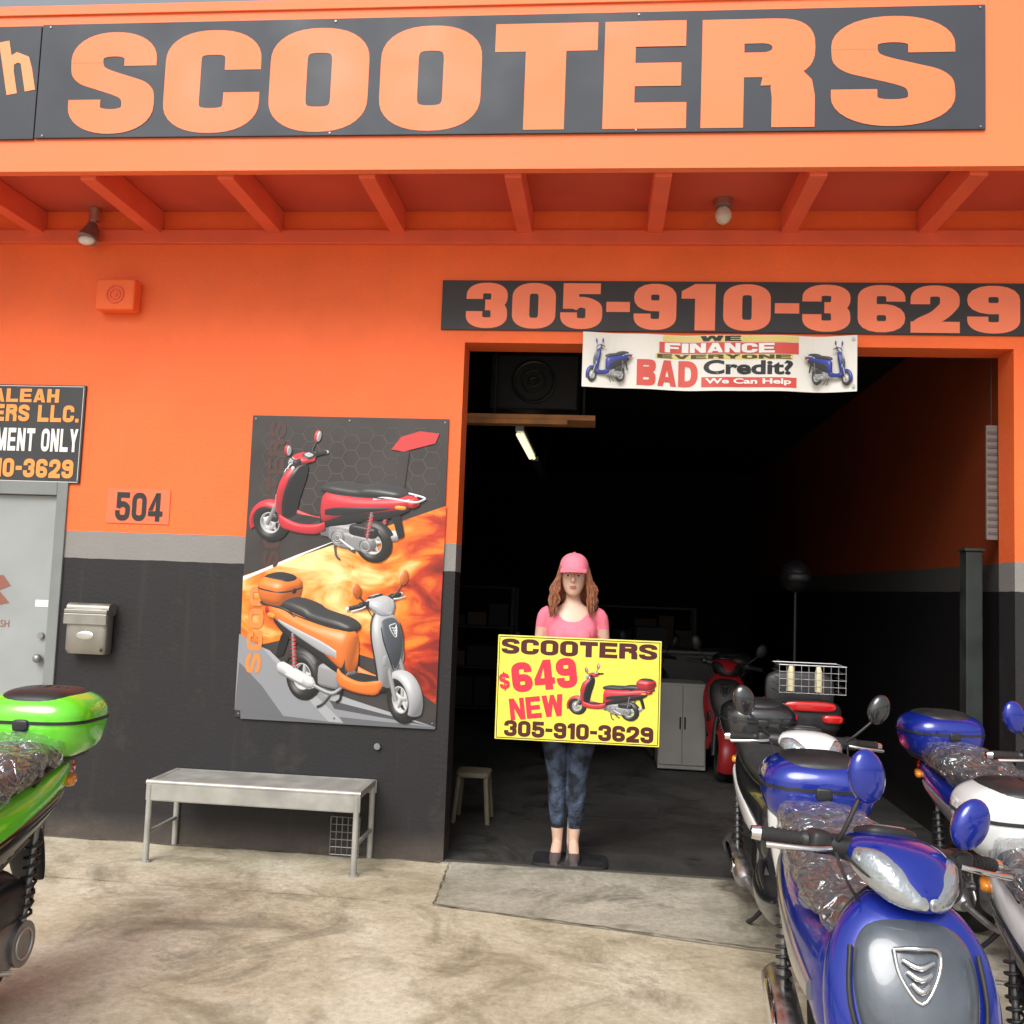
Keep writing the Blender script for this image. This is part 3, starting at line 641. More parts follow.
S=Grp('siren_box')
S.add('housing',box((-2.98,-.09,3.02),(-2.745,-.001,3.205)),M_or,bevel=.012)
S.add('grille',merge(torus((-2.86,-.092,3.11),.05,.006,24,6),torus((-2.86,-.092,3.11),.03,.005,24,6),tube([(-2.86,-.09,3.11),(-2.86,-.096,3.11)],.014,12)),M_beam,True)
S=Grp('wall_mailbox')
M_mb=mat('mailbox_steel',(.33,.32,.29),.42,.7,var=.12,vscale=10)
S.M=Matrix.Translation((.012,0,0))@Matrix.Translation((-2.90,0,0))@Matrix.Diagonal((.87,.85,1,1))@Matrix.Translation((2.918,0,0))
S.add('body',loftz([(1.035,-2.918,-.052,.13,.045),(1.06,-2.918,-.06,.14,.055),(1.25,-2.918,-.06,.14,.056),(1.29,-2.918,-.055,.14,.05)],32,1,.35),M_mb,True)
S.add('lid',merge(box((-3.065,-.13,1.262),(-2.772,-.002,1.285)),box((-3.065,-.132,1.20),(-2.772,-.122,1.262))),M_mb,bevel=.006)
S.add('cap',loftx([(-3.063,-.05,1.285,.055,.035),(-2.774,-.05,1.285,.055,.035)],20,1,.7),M_mb,True)
S.add('emblem',sup((-2.918,-.118,1.14),(.06,.004,.024),1,1),M_chrome,True)
S.add('screw',tube([(-2.80,-.12,1.06),(-2.80,-.116,1.06)],.01,8),M_black)
S=Grp('metal_bench',Matrix.Translation((-.07,.04,0)))
M_bn=mat('bench_steel',(.44,.44,.41),.42,.4,var=.14,vscale=10)
gs=[]; x0,x1=-2.27,-1.13
gs.append(box((x0,-.375,.405),(x1,-.36,.42))); gs.append(box((x0,-.065,.405),(x1,-.05,.42)))
gs.append(box((x0,-.36,.405),(x0+.03,-.065,.42))); gs.append(box((x1-.03,-.36,.405),(x1,-.065,.42)))
for i in range(17):
    y=-.352+.0172*i; gs.append(box((x0+.03,y,.407),(x1-.03,y+.0125,.4185)))
for i in range(24):
    x=x0+.03+i*.0465; gs.append(box((x,-.36,.404),(x+.018,-.065,.4065)))
S.add('seat_grid',merge(*gs),M_bn)
S.add('front_apron',box((-2.275,-.395,.315),(-1.125,-.377,.415)),M_bn,bevel=.008)
S.add('back_apron',box((-2.275,-.048,.345),(-1.125,-.035,.415)),M_bn,bevel=.004)
S.add('rounded_front',tube([(-2.275,-.383,.41),(-1.125,-.383,.41)],.014,12),M_bn,True)
for i,x in enumerate((-2.255,-1.145)):
    S.add('leg_frame_%d'%(i+1),merge(tube([(x,-.385,.0),(x,-.385,.40)],.016,10),tube([(x,-.05,.0),(x,-.05,.40)],.016,10),tube([(x,-.385,.15),(x,-.05,.15)],.012,8),tube([(x,-.385,.395),(x,-.05,.395)],.016,10),tube([(x,-.385,.0),(x,-.385,.012)],.026,10)),M_bn,True)
S=Grp('wire_cage',Matrix.Translation((.015,0,0)))
gs=[]
for i in range(6): gs.append(tube([(-1.44+.032*i,-.06,.02),(-1.44+.032*i,-.06,.22)],.0025,6))
for i in range(6): gs.append(tube([(-1.44,-.06,.02+.04*i),(-1.28,-.06,.02+.04*i)],.0025,6))
for i in range(6): gs+= [tube([(-1.44,-.06,.02+.04*i),(-1.44,-.0,.02+.04*i)],.0025,6),tube([(-1.28,-.06,.02+.04*i),(-1.28,-.0,.02+.04*i)],.0025,6)]
S.add('wires',merge(*gs),M_dalu,True)
S=Grp('flood_light',Matrix.Translation((.04,.04,0)))
S.add('mount',merge(tube([(-3.08,-.10,3.638),(-3.08,-.10,3.56)],.03,14),tube([(-3.08,-.10,3.57),(-3.08,-.12,3.50)],.018,10)),M_alu,True)
S.add('lamp',tube([(-3.08,-.11,3.53),(-3.08,-.13,3.48),(-3.085,-.15,3.43)],[.03,.045,.058],18,3),M_dalu,True)
S.add('glass',ell((-3.086,-.152,3.425),(.050,.03,.028),14),M_letw,True)
S=Grp('ceiling_bulb')
S.add('base',tube([(.60,-.15,3.638),(.60,-.15,3.60)],.055,18),M_alu,True)
S.add('bulb',ell((.60,-.15,3.555),(.045,.045,.05),18),mat('bulb_glass',(.62,.58,.5),.3),True)
# ------------------------------------------------------------ scooter poster
S=Grp('scooter_poster')
def P(px,py):
    v=(py-418)/304; u=(px-(254-20*v))/(194+9*v)
    return (-2.02+u*1.14,2.43-1.71*v)
yp=-.012
M_pdk=mat('poster_dark',(.042,.036,.035),.4,var=.25,vscale=3)
S.add('sheet',box((-2.02,yp,.72),(-.88,-.001,2.43)),M_pdk,bevel=.001)
hx_=[]
for i in range(-1,14):
    for j in range(0,9):
        cx=-1.98+.078*i; cz=2.42-.09*j-(.045 if i%2 else 0); q=[]
        for k in range(7):
            a=rad(60*k); q.append((cx+.050*math.cos(a),cz+.050*math.sin(a)))
        if cx<-1.95 or cx>-.94 or cz>2.37 or cz<1.8+ (cx+2)*.2: continue
        for k in range(6):
            (ax,az),(bx,bz)=q[k],q[k+1]; d=Vector((bx-ax,bz-az)).normalized()*.0013
            hx_.append(poly([(ax-d.y,az+d.x),(ax+d.y,az-d.x),(bx+d.y,bz-d.x),(bx-d.y,bz+d.x)],yp-.001-.0001*k))
S.add('hexagons',merge(*hx_),mat('hex_ink',(.095,.08,.075),.4))
def firemat():
    m,nt,b=newmat('fire_print'); L=nt.links; g=N(nt,'ShaderNodeNewGeometry')
    mp=N(nt,'ShaderNodeMapping'); mp.inputs['Rotation'].default_value=(0,rad(25),0); mp.inputs['Scale'].default_value=(1,1,2.4); L.new(g.outputs['Position'],mp.inputs[0])
    n=N(nt,'ShaderNodeTexNoise'); n.inputs['Scale'].default_value=2.6; n.inputs['Detail'].default_value=6; n.inputs['Distortion'].default_value=1.2; L.new(mp.outputs[0],n.inputs['Vector'])
    s=N(nt,'ShaderNodeVectorMath',operation='DISTANCE'); s.inputs[1].default_value=(-1.62,-.013,1.60); L.new(g.outputs['Position'],s.inputs[0])
    k1=N(nt,'ShaderNodeMath',operation='MULTIPLY_ADD'); k1.inputs[1].default_value=-.42; k1.inputs[2].default_value=.22; L.new(s.outputs['Value'],k1.inputs[0])
    k2=N(nt,'ShaderNodeMath',operation='ADD'); L.new(n.outputs['Fac'],k2.inputs[0]); L.new(k1.outputs[0],k2.inputs[1])
    c=N(nt,'ShaderNodeValToRGB'); e=c.color_ramp.elements; e[0].position=.22; e[0].color=(.16,.010,.006,1); e[1].position=.76; e[1].color=(.95,.78,.34,1)
    k=e.new(.38); k.color=(.50,.035,.008,1); k=e.new(.54); k.color=(.86,.24,.02,1)
    L.new(k2.outputs[0],c.inputs[0]); L.new(c.outputs[0],b.inputs['Base Color']); b.inputs['Roughness'].default_value=.42; return m
S.add('fire',poly([P(243,582),P(446,505),P(437,700),P(380,660),P(300,640),P(240,655)],yp-.0012),firemat())
S.add('white_line',poly([P(243,583),P(300,558),P(345,540),P(300,560.5),P(243,586.5)],yp-.0022),M_letw)
cols=[(.26,.27,.29),(.13,.135,.15),(.36,.37,.39),(.08,.08,.09)]
for i in range(6):
    a=i*26
    S.add('stripe_%d'%i,poly([P(240,640+a*.55),P(240,652+a*.55+ (4 if i<5 else 0)),P(min(436,300+a*2.2),min(724,690+a*.6+30)),P(min(437,330+a*2.2),min(722,700+a*.5))],yp-.002-.0004*i),mat('stripe_ink_%d'%(i%4),cols[i%4],.4))
S.add('grey_corner',poly([P(239,640),P(262,652),P(330,700),P(345,723),P(234,715)],yp-.0046),mat('stripe_ink_0',cols[0]))
S.add('grey_corner_dark',poly([P(239,668),P(262,690),P(285,720),P(234,715)],yp-.005),mat('stripe_ink_1',cols[1]))
S.add('grey_corner_light',poly([P(262,652),P(270,655),P(345,722),P(330,722)],yp-.005),mat('stripe_ink_2',cols[2]))
def vtext(s,px0,py0,px1,py1,y,m,n):
    (x0,z0),(x1,z1)=P(px0,py1),P(px1,py0); w=abs(x1-x0);h=abs(z1-z0); cx,cz=(x0+x1)/2,(z0+z1)/2
    S.add(n,heavy(s,cx-h/2,cx+h/2,cz-w/2,cz+w/2,y,.15,.12,rot=90,gap=.14),m)
vtext('SCOOTERS',262,424,288,572,yp-.0015,mat('ghost_ink',(.070,.034,.027),.4),'side_text_top')
vtext('SCOO',245,592,266,678,yp-.0055,mat('ghost_ink2',(.70,.24,.06),.4),'side_text_bottom')
a=P(256,432);b=P(424,564)
print_scooter(S,'printed_scooter_red',a[0],b[0],b[1],a[1],yp-.006,150,tilt=18,body=M_predp,accent=M_pblk,front=M_predp,spring=M_red)
S.add('red_tail_spoiler',poly([P(392,450),P(402,437),P(420,431),P(439,433),P(435,443),P(404,452)],yp-.0071),mat('spoiler_ink',(.60,.05,.05),.4))
S.add('spoiler_stay',poly([P(400,452),P(410,451),P(404,496),P(396,498)],yp-.0069),M_pdk)
a=P(260,570);b=P(424,720)
print_scooter(S,'printed_scooter_orange',a[0],b[0],b[1],a[1],yp-.0075,-38,tilt=12,body=M_porange,accent=M_silver,front=M_silver,case=M_porange,steer=-12,spring=M_red)
S.add('nails',merge(*[tube([(x,yp-.001,z),(x,yp-.005,z)],.005,8) for x in (-2.0,-1.45,-.9) for z in (.74,2.41)]),M_dalu)
# ------------------------------------------------------------ price sign
S=Grp('price_sign',Matrix.Translation((.01,0,-.012))); ys=-.09
S.add('board',box((-.555,ys,.70),(.32,ys+.012,1.255)),mat('sign_yellow',(.86,.76,.09),.42,var=.04,vscale=3),bevel=.002)
S.add('border',merge(rect(-.548,.313,1.244,1.248,ys-.001),rect(-.548,.313,.707,.711,ys-.001),rect(-.548,-.544,.7125,1.2425,ys-.001),rect(.309,.313,.7125,1.2425,ys-.001)),M_black)
M_sred=mat('sign_red',(.72,.03,.06),.45); M_mar=mat('maroon_ink',(.075,.008,.010),.45)
S.add('title',heavy('SCOOTERS',-.535,.298,1.155,1.237,ys-.001,.165,.12),M_mar)
S.add('phone',heavy('305-910-3629',-.505,.288,.718,.802,ys-.001,.17,.12),M_mar)
S.add('dollar',heavy('$',-.540,-.485,.965,1.05,ys-.001,rot=8),M_sred)
S.add('price',heavy('649',-.475,-.125,.970,1.130,ys-.0015,.19,.12,rot=8),M_sred)
S.add('new',heavy('NEW',-.48,-.19,.820,.935,ys-.001,rot=8),M_sred)
print_scooter(S,'printed_scooter',-.175,.298,.83,1.125,ys-.002,155,tilt=10,body=M_predp,accent=M_pblk,case=M_predp)
S.add('back_battens',merge(box((-.36,ys+.013,.74),(-.335,ys+.035,1.22)),box((.04,ys+.013,.74),(.065,ys+.035,1.22))),mat('batten_wood',(.4,.28,.16),.7),bevel=.002)
# ------------------------------------------------------------ mannequin
S=Grp('woman_mannequin'); mx,my=-.155,.15
T=Matrix.Translation((mx,my,0))
torso=loftz([(.76,0,0,.09,.075),(.79,0,0,.140,.10),(.86,0,.005,.150,.105),(.94,0,0,.132,.092),(1.03,0,0,.112,.080),(1.12,0,-.005,.120,.086),(1.20,0,-.015,.134,.104),(1.25,0,-.018,.138,.108),(1.31,0,-.005,.140,.088),(1.36,0,0,.138,.068),(1.395,0,.005,.10,.056),(1.42,0,.01,.058,.048),(1.45,0,.008,.043,.044),(1.50,0,.0,.041,.044),(1.52,0,-.005,.042,.048)],32,4,.92)
bust=merge(ell((.058,-.08,1.235),(.054,.055,.056)),ell((-.058,-.08,1.235),(.054,.055,.056)))
head=merge(loftz([(1.462,0,-.045,.012,.015),(1.472,0,-.045,.032,.035),(1.50,0,-.025,.052,.065),(1.535,0,-.012,.064,.083),(1.575,0,-.004,.071,.093),(1.615,0,.004,.073,.095),(1.65,0,.006,.065,.085),(1.675,0,.006,.045,.06),(1.688,0,.006,.015,.02)],28,4,.95),
  tube([(0,-.095,1.585),(0,-.112,1.555),(0,-.106,1.545)],[.008,.013,.009],8,3),ell((0,-.088,1.515),(.022,.012,.009)),
  merge(ell((.073,0,1.565),(.008,.018,.028)),ell((-.073,0,1.565),(.008,.018,.028))))
legs=[];arms=[]
for sx in (1,-1):
    hx0=.078*sx
    legs.append(tube([(hx0,.0,.84),(hx0*1.0,-.005,.70),(.070*sx,-.01,.60),(.060*sx,-.015,.50),(.056*sx,-.012,.44),(.054*sx,.005,.34),(.050*sx,.012,.24),(.047*sx,.012,.16),(.045*sx,.015,.11)],[.088,.080,.068,.056,.051,.051,.041,.032,.028],20,4))
    legs.append(tube([(.045*sx,.022,.10),(.048*sx,-.02,.082),(.052*sx,-.07,.045),(.054*sx,-.125,.030)],[.028,.030,.029,.018],14,4))
    arms.append(tube([(.125*sx,.005,1.37),(.155*sx,.008,1.345),(.172*sx,.015,1.25),(.182*sx,.015,1.14),(.186*sx,-.01,1.08),(.186*sx,-.09,1.04),(.188*sx,-.16,1.01)],[.040,.044,.038,.032,.031,.025,.021],16,4))
body=merge(torso,bust,head,*legs,*arms)
o=S.add('body',xf(body,T),M_black,True)
M_skin=mat('mannequin_skin',(.68,.44,.33),.42,var=.04,vscale=10)
M_shirt=mat('pink_cotton',(.88,.20,.28),.85,var=.10,vscale=22,bump=.7,bscale=20)
def denim():
    m,nt,b=newmat('denim'); L=nt.links; g=N(nt,'ShaderNodeNewGeometry')
    n=N(nt,'ShaderNodeTexNoise'); n.inputs['Scale'].default_value=11; n.inputs['Detail'].default_value=5; L.new(g.outputs['Position'],n.inputs['Vector'])
    c=N(nt,'ShaderNodeValToRGB'); e=c.color_ramp.elements; e[0].position=.42; e[0].color=(.010,.013,.022,1); e[1].position=.70; e[1].color=(.085,.12,.20,1)
    L.new(n.outputs['Fac'],c.inputs[0]); L.new(c.outputs[0],b.inputs['Base Color']); b.inputs['Roughness'].default_value=.85
    w=N(nt,'ShaderNodeTexNoise'); w.inputs['Scale'].default_value=28; w.inputs['Detail'].default_value=2; L.new(g.outputs['Position'],w.inputs['Vector'])
    bp=N(nt,'ShaderNodeBump'); bp.inputs['Strength'].default_value=.8; bp.inputs['Distance'].default_value=.02; L.new(w.outputs['Fac'],bp.inputs['Height']); L.new(bp.outputs[0],b.inputs['Normal']); return m
M_denim=denim()
rm=o.modifiers.new('r','REMESH'); rm.mode='VOXEL'; rm.voxel_size=.0065; rm.use_smooth_shade=True
sm=o.modifiers.new('s','SMOOTH'); sm.factor=.5; sm.iterations=4
dg=bpy.context.evaluated_depsgraph_get(); me=bpy.data.meshes.new_from_object(o.evaluated_get(dg)); o.modifiers.clear(); o.data=me
me.materials.clear()
for m_ in (M_skin,M_shirt,M_denim): me.materials.append(m_)
for p in me.polygons:
    c=p.center; x=c.x-mx; y=c.y-my; z=c.z
    i=0
    if z<.93: i=2 if z>.185 else 0
    elif z<1.40:
        i=1
        if abs(x)>.128 and z<1.285 and (abs(x)>.146 or y<-.125): i=0
        if y<.0 and (x/.098)**2+((z-1.43)/.110)**2<1: i=0
    if z>=1.40: i=0 if abs(x)<.08 else 1
    p.material_index=i; p.use_smooth=True
S.add('shoes',xf(merge(*[merge(tube([(.050*s,-.03,.062),(.052*s,-.08,.036),(.054*s,-.145,.026)],[.032,.033,.02],14,3),tube([(.045*s,.04,.09),(.045*s,.045,.025)],[.026,.010],10)) for s in (1,-1)]),T),mat('shoe_tan',(.10,.08,.08),.5),True)
S.add('irises',xf(merge(*[ell((s*.030,-.0955,1.578),(.006,.003,.006),12) for s in (1,-1)]),T),M_black,True)
S.add('eye_white',xf(merge(*[ell((s*.030,-.087,1.578),(.013,.008,.0065),14) for s in (1,-1)]),T),M_letw,True)
S.add('eyebrows',xf(merge(*[tube([(s*.015,-.097,1.593),(s*.032,-.094,1.598),(s*.048,-.082,1.592)],[.002,.0028,.0015],8,3) for s in (1,-1)]),T),mat('brow',(.07,.03,.02),.8),True)
S.add('lips',xf(merge(ell((0,-.099,1.519),(.019,.005,.004)),ell((0,-.098,1.512),(.016,.005,.0045))),T),mat('lips',(.45,.12,.11),.4),True)
hg=[]
for s in (1,-1):
    X=s*.188
    hg.append(sup((X,-.185,1.0),(.022,.035,.042),.7,.7,16))
    for k,(dz,ln) in enumerate(((.030,1.0),(.010,1.08),(-.010,1.02),(-.030,.82))):
        z=1.0+dz
        hg.append(tube([(X+s*.012,-.20,z),(X+s*.016,-.20-.022*ln,z),(X+s*.002,-.20-.012*ln-.012,z-.002),(X-s*.02*ln,-.204,z-.003),(X-s*.016,-.192,z-.003)],[.0088,.0085,.008,.0075,.006],10,3))
    hg.append(tube([(X-s*.012,-.175,1.02),(X-s*.03,-.185,1.04),(X-s*.026,-.200,1.052),(X-s*.012,-.208,1.052)],[.011,.0095,.0085,.007],10,3))
S.add('hands',xf(merge(*hg),T),M_skin,True)
M_cap=mat('pink_cap',(.86,.22,.30),.8,var=.05,vscale=40,bump=.2,bscale=120)
capv,capf=loftz([(1.607,0,.002,.081,.103),(1.63,0,.004,.082,.104),(1.66,0,.006,.076,.097),(1.685,0,.006,.060,.078),(1.702,0,.006,.035,.045),(1.708,0,.006,.008,.01)],32,4,.95)
S.add('cap_crown',xf((capv,capf),T),M_cap,True)
bl=[]
for t in range(0,13):
    a=math.pi*(t/12); x=.074*math.cos(a)
    bl.append([Vector((x,-.065,1.614+.010*math.sin(a))),Vector((x*1.02,-.085-.085*math.sin(a),1.600+.004*math.sin(a)-.004*abs(math.cos(a)))),Vector((x*1.02,-.085-.085*math.sin(a),1.596-.004*abs(math.cos(a)))),Vector((x,-.065,1.608))])
S.add('cap_bill',xf(skin(bl),T),M_cap,True)
S.add('cap_button',xf(ell((0,.006,1.708),(.008,.008,.005)),T),M_cap,True)
random.seed(3); hs=[]
for i in range(230):
    a=rad(random.uniform(-38,218)); r=random.uniform(.93,1.04)
    x0=.078*math.cos(a)*r; y0=.006+.098*math.sin(a)*r; zz=random.uniform(1.59,1.635)
    side=math.copysign(1,x0) if abs(x0)>.02 else 0
    fr=(math.sin(a)<.15)
    L_=random.uniform(1.34,1.41) if fr else random.uniform(1.31,1.40)
    sp=.022*side+random.uniform(-.014,.014); w1=random.uniform(-.014,.014)
    yy=y0+(-.01 if fr else .015)
    hs.append(tube([(x0,y0,zz),(x0*1.12+sp*.4,yy,1.55),(x0*1.12+sp+w1,yy-(.02 if fr else 0),1.50),(x0*1.1+sp*1.2-w1,yy-(.03 if fr else 0),1.44),(x0*1.08+sp*1.3+w1,(yy-.045 if fr else yy+.02),L_)],[.006,.008,.008,.006,.0015],6,3))
hs.append(loftz([(1.38,0,.078,.06,.02),(1.45,0,.072,.085,.035),(1.52,0,.055,.085,.06),(1.60,0,.03,.081,.082),(1.63,0,.01,.076,.09)],24,4,.9))
S.add('hair',xf(merge(*hs),T),mat('auburn_hair',(.235,.085,.038),.45,var=.45,vscale=60),True)
S.add('base_plate',sup((mx+.03,my-.02,.014),(.205,.125,.013),.2,.3,32),M_plast,True)
S.add('support_rod',tube([(mx+.012,my+.02,.02),(mx+.014,my+.03,.45),(mx+.012,my+.03,.80)],.010,10),M_chrome,True)
# ------------------------------------------------------------ interior
S=Grp('fluorescent_lamp')
S.add('housing',box((-.645,1.45,2.62),(-.585,2.75,2.66)),M_dalu)
S.add('tubes',merge(tube([(-.63,1.5,2.60),(-.63,2.7,2.60)],.014,10),tube([(-.60,1.5,2.60),(-.60,2.7,2.60)],.014,10)),mat('tube_light',(.9,.9,.8),.4,emit=(1,.90,.55,1.2)),True)
S.add('housing_b',box((-.645,3.0,2.62),(-.585,4.3,2.66)),M_dalu)
S.add('hangers',merge(tube([(-.6,1.6,2.66),(-.6,1.6,3.3)],.005,6),tube([(-.6,4.2,2.66),(-.6,4.2,3.3)],.005,6)),M_dmet)
S=Grp('wooden_shelf_plank')
M_wd=mat('plank_wood',(.50,.22,.08),.6,var=.3,vscale=9)
S.add('plank',box((-.98,.85,2.595),(-.07,1.12,2.63)),M_wd,bevel=.003)
S.add('plank_lower',box((-.98,.84,2.565),(-.25,.88,2.594)),M_wd)
S.add('hanging_rods',merge(tube([(-.75,1.0,2.62),(-.75,1.0,3.3)],.01,6),tube([(-.15,1.0,2.62),(-.15,1.0,3.3)],.01,6)),M_plast)
S=Grp('ceiling_fan_unit')
S.add('cabinet',box((-.80,1.15,2.72),(-.20,1.7,3.1)),mat('unit_dark',(.02,.02,.023),.5),bevel=.01)
S.add('fan_ring',merge(torus((-.5,1.14,2.91),.14,.012,28,8),torus((-.5,1.14,2.91),.08,.006,28,8),torus((-.5,1.14,2.91),.03,.01,20,8)),M_plast,True)
S=Grp('plastic_stool')
M_st=mat('stool_cream',(.18,.16,.11),.6)
S.add('top',sup((-.78,.95,.30),(.11,.11,.018),.3,.4,24),M_st,True)
S.add('legs',merge(*[tube([(-.78+a*.085,.95+b*.08,.29),(-.78+a*.11,.95+b*.11,0)],.016,8) for a in (1,-1) for b in (1,-1)]),M_st,True)
S=Grp('steel_post')
M_pg=mat('post_dark',(.018,.024,.022),.65,var=.3,vscale=8)
S.add('post',box((2.03,.30,0),(2.12,.40,1.80)),M_pg,bevel=.006)
S.add('cap',box((2.02,.29,1.801),(2.13,.41,1.815)),M_pg)
S=Grp('hanging_notice')
S.add('strip',box((2.11,.22,1.86),(2.17,.24,2.50)),mat('notice_grey',(.16,.14,.13),.5),bevel=.003)
S.add('lines',merge(*[box((2.115,.216,1.89+.04*i),(2.165,.2185,1.905+.04*i)) for i in range(15)]),mat('notice_ink',(.09,.08,.075),.5))
S.add('bracket',tube([(2.14,.23,2.5),(2.14,.23,2.9)],.003,6),M_dmet)
def shelf(name,x0,x1,y0,y1,h,n,seed):
    random.seed(seed); G=Grp(name); gs=[]
    for x in (x0,x1):
        for y in (y0,y1): gs.append(box((x-.02,y-.02,0),(x+.02,y+.02,h)))
    for i in range(n): gs.append(box((x0,y0,.1+i*(h-.12)/(n-1)),(x1,y1,.125+i*(h-.12)/(n-1))))
    G.add('frame',merge(*gs),M_dmet)
    for i in range(n-1):
        z=.13+i*(h-.12)/(n-1); x=x0+.05
        while x<x1-.15:
            w=random.uniform(.12,.35); hh=random.uniform(.1,(h-.12)/(n-1)-.06)
            G.add('box',box((x,y0+.03,z),(min(x+w,x1-.03),y1-.05,z+hh)),mat('carton_%d'%random.randint(0,3),random.choice([(.09,.06,.04),(.10,.10,.09),(.03,.03,.04),(.10,.07,.04)]),.8),bevel=.004); x+=w+.03
shelf('storage_shelf',-2.4,-1.0,5.6,6.1,1.5,4,1)
shelf('parts_shelf',-.4,1.3,8.0,8.4,1.3,3,2)
G=Grp('workshop_counter'); G.add('cabinet',box((.25,5.2,0),(1.5,5.8,.85)),mat('counter_grey',(.16,.16,.15),.6),bevel=.01); G.add('top',box((.2,5.15,.852),(1.55,5.85,.89)),mat('counter_top',(.16,.16,.155),.4),bevel=.005)
G.add('carton',box((.4,5.3,.892),(.75,5.6,1.12)),mat('carton_1',(.10,.10,.09)),bevel=.004)
G=Grp('storage_cabinet'); M_cb=mat('cabinet_pale',(.30,.29,.27),.6,var=.1,vscale=5)
G.add('carcass',box((.52,3.0,.02),(.92,3.4,.74)),M_cb,bevel=.006); G.add('doors',merge(box((.53,2.985,.06),(.717,2.998,.72)),box((.723,2.985,.06),(.91,2.998,.72))),M_cb,bevel=.003); G.add('handles',merge(tube([(.70,2.975,.36),(.70,2.975,.46)],.006,8),tube([(.74,2.975,.36),(.74,2.975,.46)],.006,8)),M_dmet)
make_scooter('motor_scooter',(1.22,3.8),-100,shaded=True,body=M_dred_p,accent=M_plast,case=M_plast,steer=15,mirror=M_plast)
make_scooter('motor_scooter',(.25,4.6),-75,shaded=True,body=M_dp,accent=M_plast,case=None,steer=10)
make_scooter('motor_scooter',(-.62,4.4),-80,shaded=True,body=M_dp,accent=M_plast,case=None,steer=-10)
G=Grp('motorcycle_helmet'); G.add('shell',ell((1.42,1.9,1.66),(.11,.14,.12)),M_dp,True); G.add('visor',sup((1.42,1.81,1.65),(.085,.065,.042),.8,.8),M_plast,True); G.add('stand',merge(tube([(1.42,1.9,0),(1.42,1.9,1.55)],.012,10),tube([(1.42,1.9,0),(1.42,1.9,.02)],.16,20)),M_dp,True)
G=Grp('mobility_scooter',Matrix.Translation((1.24,.80,-.0)))
RZ=Matrix.Rotation(rad(90),4,'Z')
G.add('tyres',merge(xf(torus((0,.24,.16),.115,.045,28,10),RZ),xf(torus((0,-.24,.16),.115,.045,28,10),RZ),xf(torus((.9,0,.14),.10,.04,28,10),RZ)),M_rub,True)
G.add('body_shell',merge(sup((0,.05,.42),(.25,.26,.16),.5,.5,24),sup((0,.5,.25),(.2,.35,.06),.5,.5,24),sup((0,.92,.5),(.14,.12,.3),.6,.6,20)),M_predp,True)
G.add('seat',merge(sup((0,.15,.70),(.23,.22,.06),.5,.5),sup((0,.05,.93),(.21,.05,.12),.5,.5)),M_seat,True)
G.add('tail_lights',merge(sup((-.13,-.26,.80),(.06,.02,.025),.6,.6),sup((.13,-.26,.80),(.06,.02,.025),.6,.6),sup((0,-.265,.87),(.15,.02,.03),.6,.6)),M_red,True)
G.add('tail_housing',sup((0,-.14,.80),(.20,.12,.10),.5,.5),M_plast,True)
gs=[]
for i in range(10): gs.append(tube([(-.19+.042*i,-.32,.95),(-.19+.042*i,-.32,1.11)],.0022,5)); gs.append(tube([(-.19+.042*i,-.32,.95),(-.19+.042*i,-.08,.95)],.0022,5))
for i in range(5): gs.append(tube([(-.19,-.32,.95+.04*i),(.19,-.32,.95+.04*i)],.0022,5)); gs.append(tube([(-.19,-.32,.95+.04*i),(-.19,-.08,.95+.04*i)],.0022,5)); gs.append(tube([(.19,-.32,.95+.04*i),(.19,-.08,.95+.04*i)],.0022,5))
gs.append(tube([(-.19,-.32,1.11),(.19,-.32,1.11),(.19,-.08,1.11),(-.19,-.08,1.11),(-.19,-.32,1.11)],.004,6))
G.add('wire_basket',merge(*gs),M_alu,True)
G.add('oil_bottles',merge(tube([(-.1,-.2,.95),(-.1,-.2,1.06),(-.1,-.2,1.10)],[.022,.022,.012],12),tube([(.06,-.2,.95),(.06,-.2,1.06),(.06,-.2,1.10)],[.022,.022,.012],12)),mat('bottle_cream',(.75,.68,.42),.4),True)
G.add('tiller',tube([(0,.95,.7),(0,.8,1.0),(0,.75,1.05)],.02,10,3),M_plast,True)
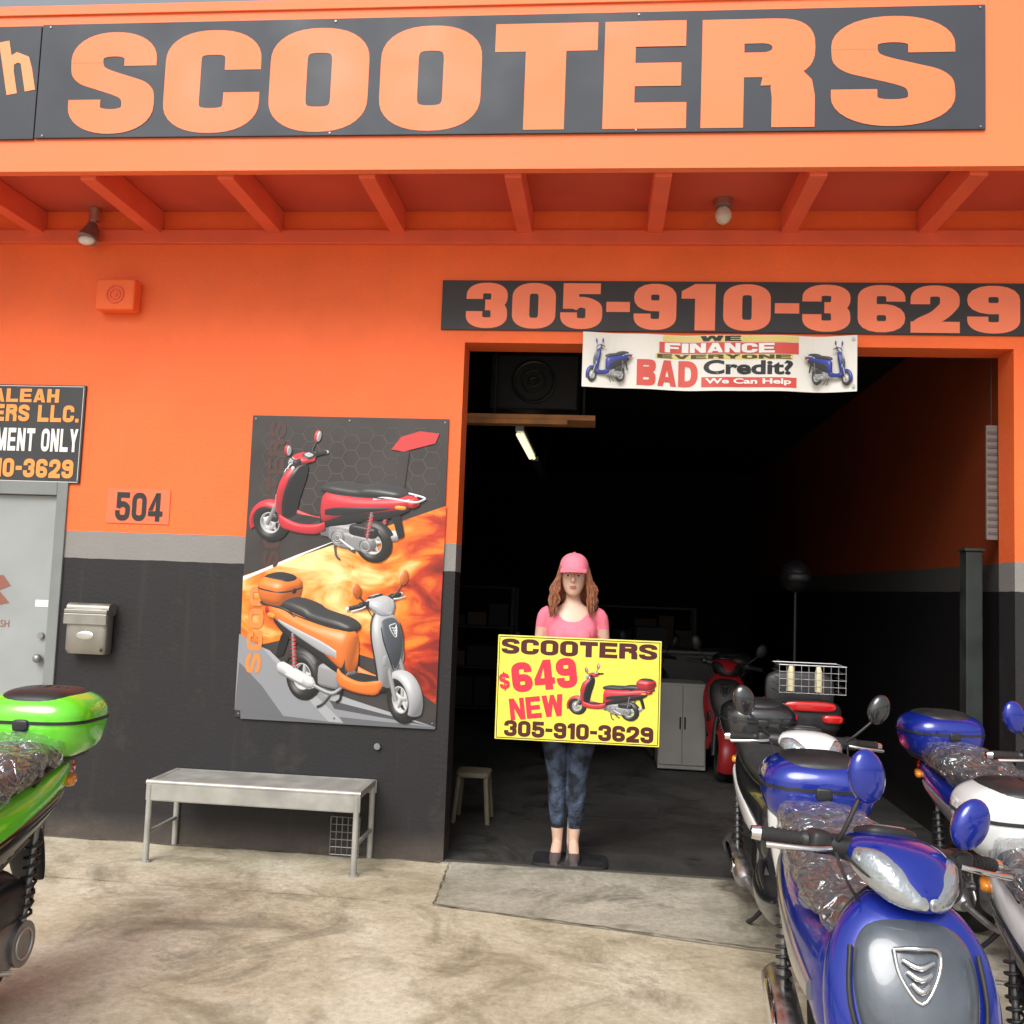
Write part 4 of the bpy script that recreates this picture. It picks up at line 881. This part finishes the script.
# ------------------------------------------------------------ parked scooters
make_scooter('motor_scooter',(.750,-2.06),-93.5,body=M_blue,accent=M_silver,case=M_blue,steer=20,wrap=True,mir=((.18,1.10),(.12,1.18)))
make_scooter('motor_scooter',(1.76,-.50),-84,body=M_blue,accent=M_silver,case=M_blue,steer=6,wrap=True)
make_scooter('motor_scooter',(1.31,-2.40),-91,body=M_white,accent=M_pblk,case=M_white,steer=0,wrap=True)
make_scooter('motor_scooter',(.85,-.36),-89,body=M_pblk,accent=M_white,front=M_white,case=M_pblk,steer=5,wrap=False,mirror=M_pblk)
make_scooter('motor_scooter',(-2.10,-2.03),274,scale=1.0,body=M_green,accent=M_pblk,case=M_green,steer=0,wrap=True)
finish_groups()
# ------------------------------------------------------------ camera / light
cam=bpy.data.cameras.new('camera'); co=bpy.data.objects.new('camera',cam); scn.collection.objects.link(co)
cam.sensor_width=36; cam.lens=36*937.182/1024; cam.clip_end=2000; cam.clip_start=.05
R=Matrix.Rotation(rad(5.581),4,'Z')@Matrix.Rotation(rad(90+4.594),4,'X')@Matrix.Rotation(rad(2.159),4,'Z')
co.matrix_world=Matrix.Translation((0,-5.171,1.5))@R; scn.camera=co
w=bpy.data.worlds.new('World'); scn.world=w; w.use_nodes=True; nt=w.node_tree
sky=N(nt,'ShaderNodeTexSky',sky_type='NISHITA'); sky.sun_disc=False
el,az=44,198
sky.sun_elevation=rad(el); sky.sun_rotation=rad(az); sky.dust_density=4; sky.air_density=1.2
hs_=N(nt,'ShaderNodeHueSaturation'); hs_.inputs['Saturation'].default_value=.25
bg=nt.nodes['Background']; bg.inputs['Strength'].default_value=.15
nt.links.new(sky.outputs[0],hs_.inputs['Color']); nt.links.new(hs_.outputs[0],bg.inputs['Color'])
sl=bpy.data.lights.new('sun','SUN'); sl.energy=2.35; sl.angle=rad(35); sl.color=(1,.97,.92)
so=bpy.data.objects.new('sun',sl); scn.collection.objects.link(so)
d=Vector((math.sin(rad(az))*math.cos(rad(el)),math.cos(rad(az))*math.cos(rad(el)),math.sin(rad(el))))
so.rotation_euler=(d).to_track_quat('Z','Y').to_euler()
scn.view_settings.view_transform='Standard'; scn.view_settings.look='None'; scn.view_settings.exposure=0
